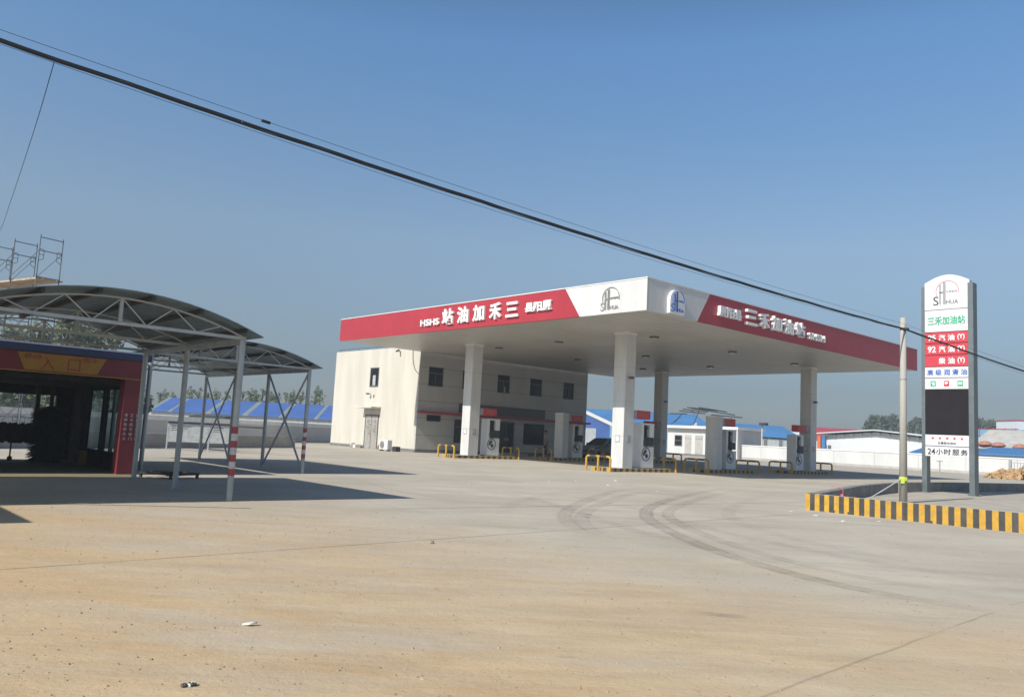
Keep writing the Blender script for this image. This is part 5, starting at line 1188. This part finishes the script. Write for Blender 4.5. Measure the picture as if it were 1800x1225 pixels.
# ------------------------------------------------------------------ litter on the ground
def lump(name, label, loc, s_, m, seed, cat, pieces=1, flat=0.6):
    r = random.Random(seed); b = MB()
    for k in range(pieces):
        o_ = Vector((r.uniform(-1, 1), r.uniform(-1, 1), 0)) * s_ * (0.9 if pieces > 1 else 0); ss = s_ * (0.45 + 0.4 * r.random() if pieces > 1 else 1)
        n, mrow = 8, 5; vs = []; fs = []
        for i in range(mrow + 1):
            th = math.pi * i / mrow
            for j in range(n):
                f_ = ss * (0.75 + 0.5 * r.random()); vs.append(o_ + Vector((f_ * math.sin(th) * math.cos(6.283 * j / n), f_ * math.sin(th) * math.sin(6.283 * j / n), flat * f_ * math.cos(th) + ss * flat * 0.7)))
        for i in range(mrow):
            for j in range(n): fs.append((i * n + j, i * n + (j + 1) % n, (i + 1) * n + (j + 1) % n, (i + 1) * n + j))
        b.add(vs, fs, k % 2 if isinstance(m, list) else 0)
    o = b.build(name, m); place(o, (loc[0], loc[1], 0), 0); tag(o, label, cat); return o
lump('litter_heap', 'small heap of black and white litter on the foreground dirt', (-1.5, 4.13), 0.022, [M['black'], M['plastic']], 3, 'litter', 9)
b = MB(); b.prism(spline([(-0.06, 0.01, 0), (0.0, -0.035, 0.01), (0.055, -0.012, 0.02), (0.062, 0.02, 0.01), (0.02, 0.005, 0.015), (-0.03, 0.025, 0.005), (-0.06, 0.01, 0)], 3)[:-1], (0, 0, 0.012))
tag(place(b.build('plastic_scrap', M['plastic']), (-1.6, 5.38, 0.003), 0.2), 'crumpled white plastic scrap on the dirt', 'litter')
bpy.data.objects['plastic_scrap'].scale = (0.75,) * 3
lump('stone', 'single brown stone near the slab joint', (-0.83, 9.66), 0.035, M['stoneA'], 5, 'stone')
spots = [(6.05, 17.3), (6.3, 16.6), (6.45, 15.6), (7.3, 15.95), (1.3, 24.2), (2.2, 25.6), (3.0, 23.9), (0.6, 22.6), (4.1, 22.0), (3.6, 26.8), (-0.9, 21.0), (9.7, 14.6)]
desc = ['beside the striped kerb corner', 'just left of the first kerb drain', 'on the slab below the kerb', 'at the foot of the kerb wall', 'on the forecourt before the left island', 'on the forecourt left of the front column', 'near the inner tyre curve', 'left of the tyre curves', 'on the outer tyre curve', 'close to the front island', 'far left on the forecourt', 'at the right edge under the kerb']
for i, (x, y) in enumerate(spots): lump('paper_scrap', 'pale paper scrap ' + desc[i], (x, y), 0.035 + 0.02 * rnd.random(), M['plastic'], 30 + i, 'litter', 1, 0.25)
for n_ in [o for o in bpy.data.objects if o.name.startswith('paper_scrap')]: n_['group'] = 'paper scraps on the forecourt'

b = MB(); rg = random.Random(77)
for k in range(3200):
    y = 3.7 + 11 * rg.random() ** 1.7; x = rg.uniform(-0.72, 0.72) * y + 0.2; r_ = (0.0025 + 0.008 * rg.random() ** 3) * (1 + 0.06 * y)
    if x * 0.9 + y > 11 and rg.random() < 0.75: continue
    a = rg.random() * 6.28; hh = r_ * (0.5 + 0.6 * rg.random())
    q = [Vector((x + r_ * (0.7 + 0.6 * rg.random()) * math.cos(a + i * 1.257), y + r_ * (0.7 + 0.6 * rg.random()) * math.sin(a + i * 1.257), 0)) for i in range(5)]
    b.add(q + [Vector((x + r_ * rg.uniform(-.4, .4), y + r_ * rg.uniform(-.4, .4), hh))], [(i, (i + 1) % 5, 5) for i in range(5)], k % 3 if k % 3 < 2 else 0)
M['clod'] = mat('dry_earth_clod', (0.33, 0.23, 0.13), 0.95, var=0.2, scale=9)
tag(b.build('grit', [M['clod'], M['stoneA']]), 'loose grit and earth clods scattered over the foreground', 'grit', kind='stuff')

# ------------------------------------------------------------------ the hazy air
hb = MB(); hb.box(-320, -40, -1.0, 320, 420, 30.0); hz_m = bpy.data.materials.new('haze_air'); hz_m.use_nodes = True
hn = hz_m.node_tree.nodes; hn.remove(hn['Principled BSDF']); pv = hn.new('ShaderNodeVolumePrincipled')
pv.inputs['Color'].default_value = (0.80, 0.89, 0.97, 1); pv.inputs['Density'].default_value = HAZE; pv.inputs['Anisotropy'].default_value = 0.2
hz_m.node_tree.links.new(pv.outputs[0], hn['Material Output'].inputs['Volume'])
tag(hb.build('haze', hz_m), 'thin pale haze filling the air over the whole site', 'haze', kind='stuff')
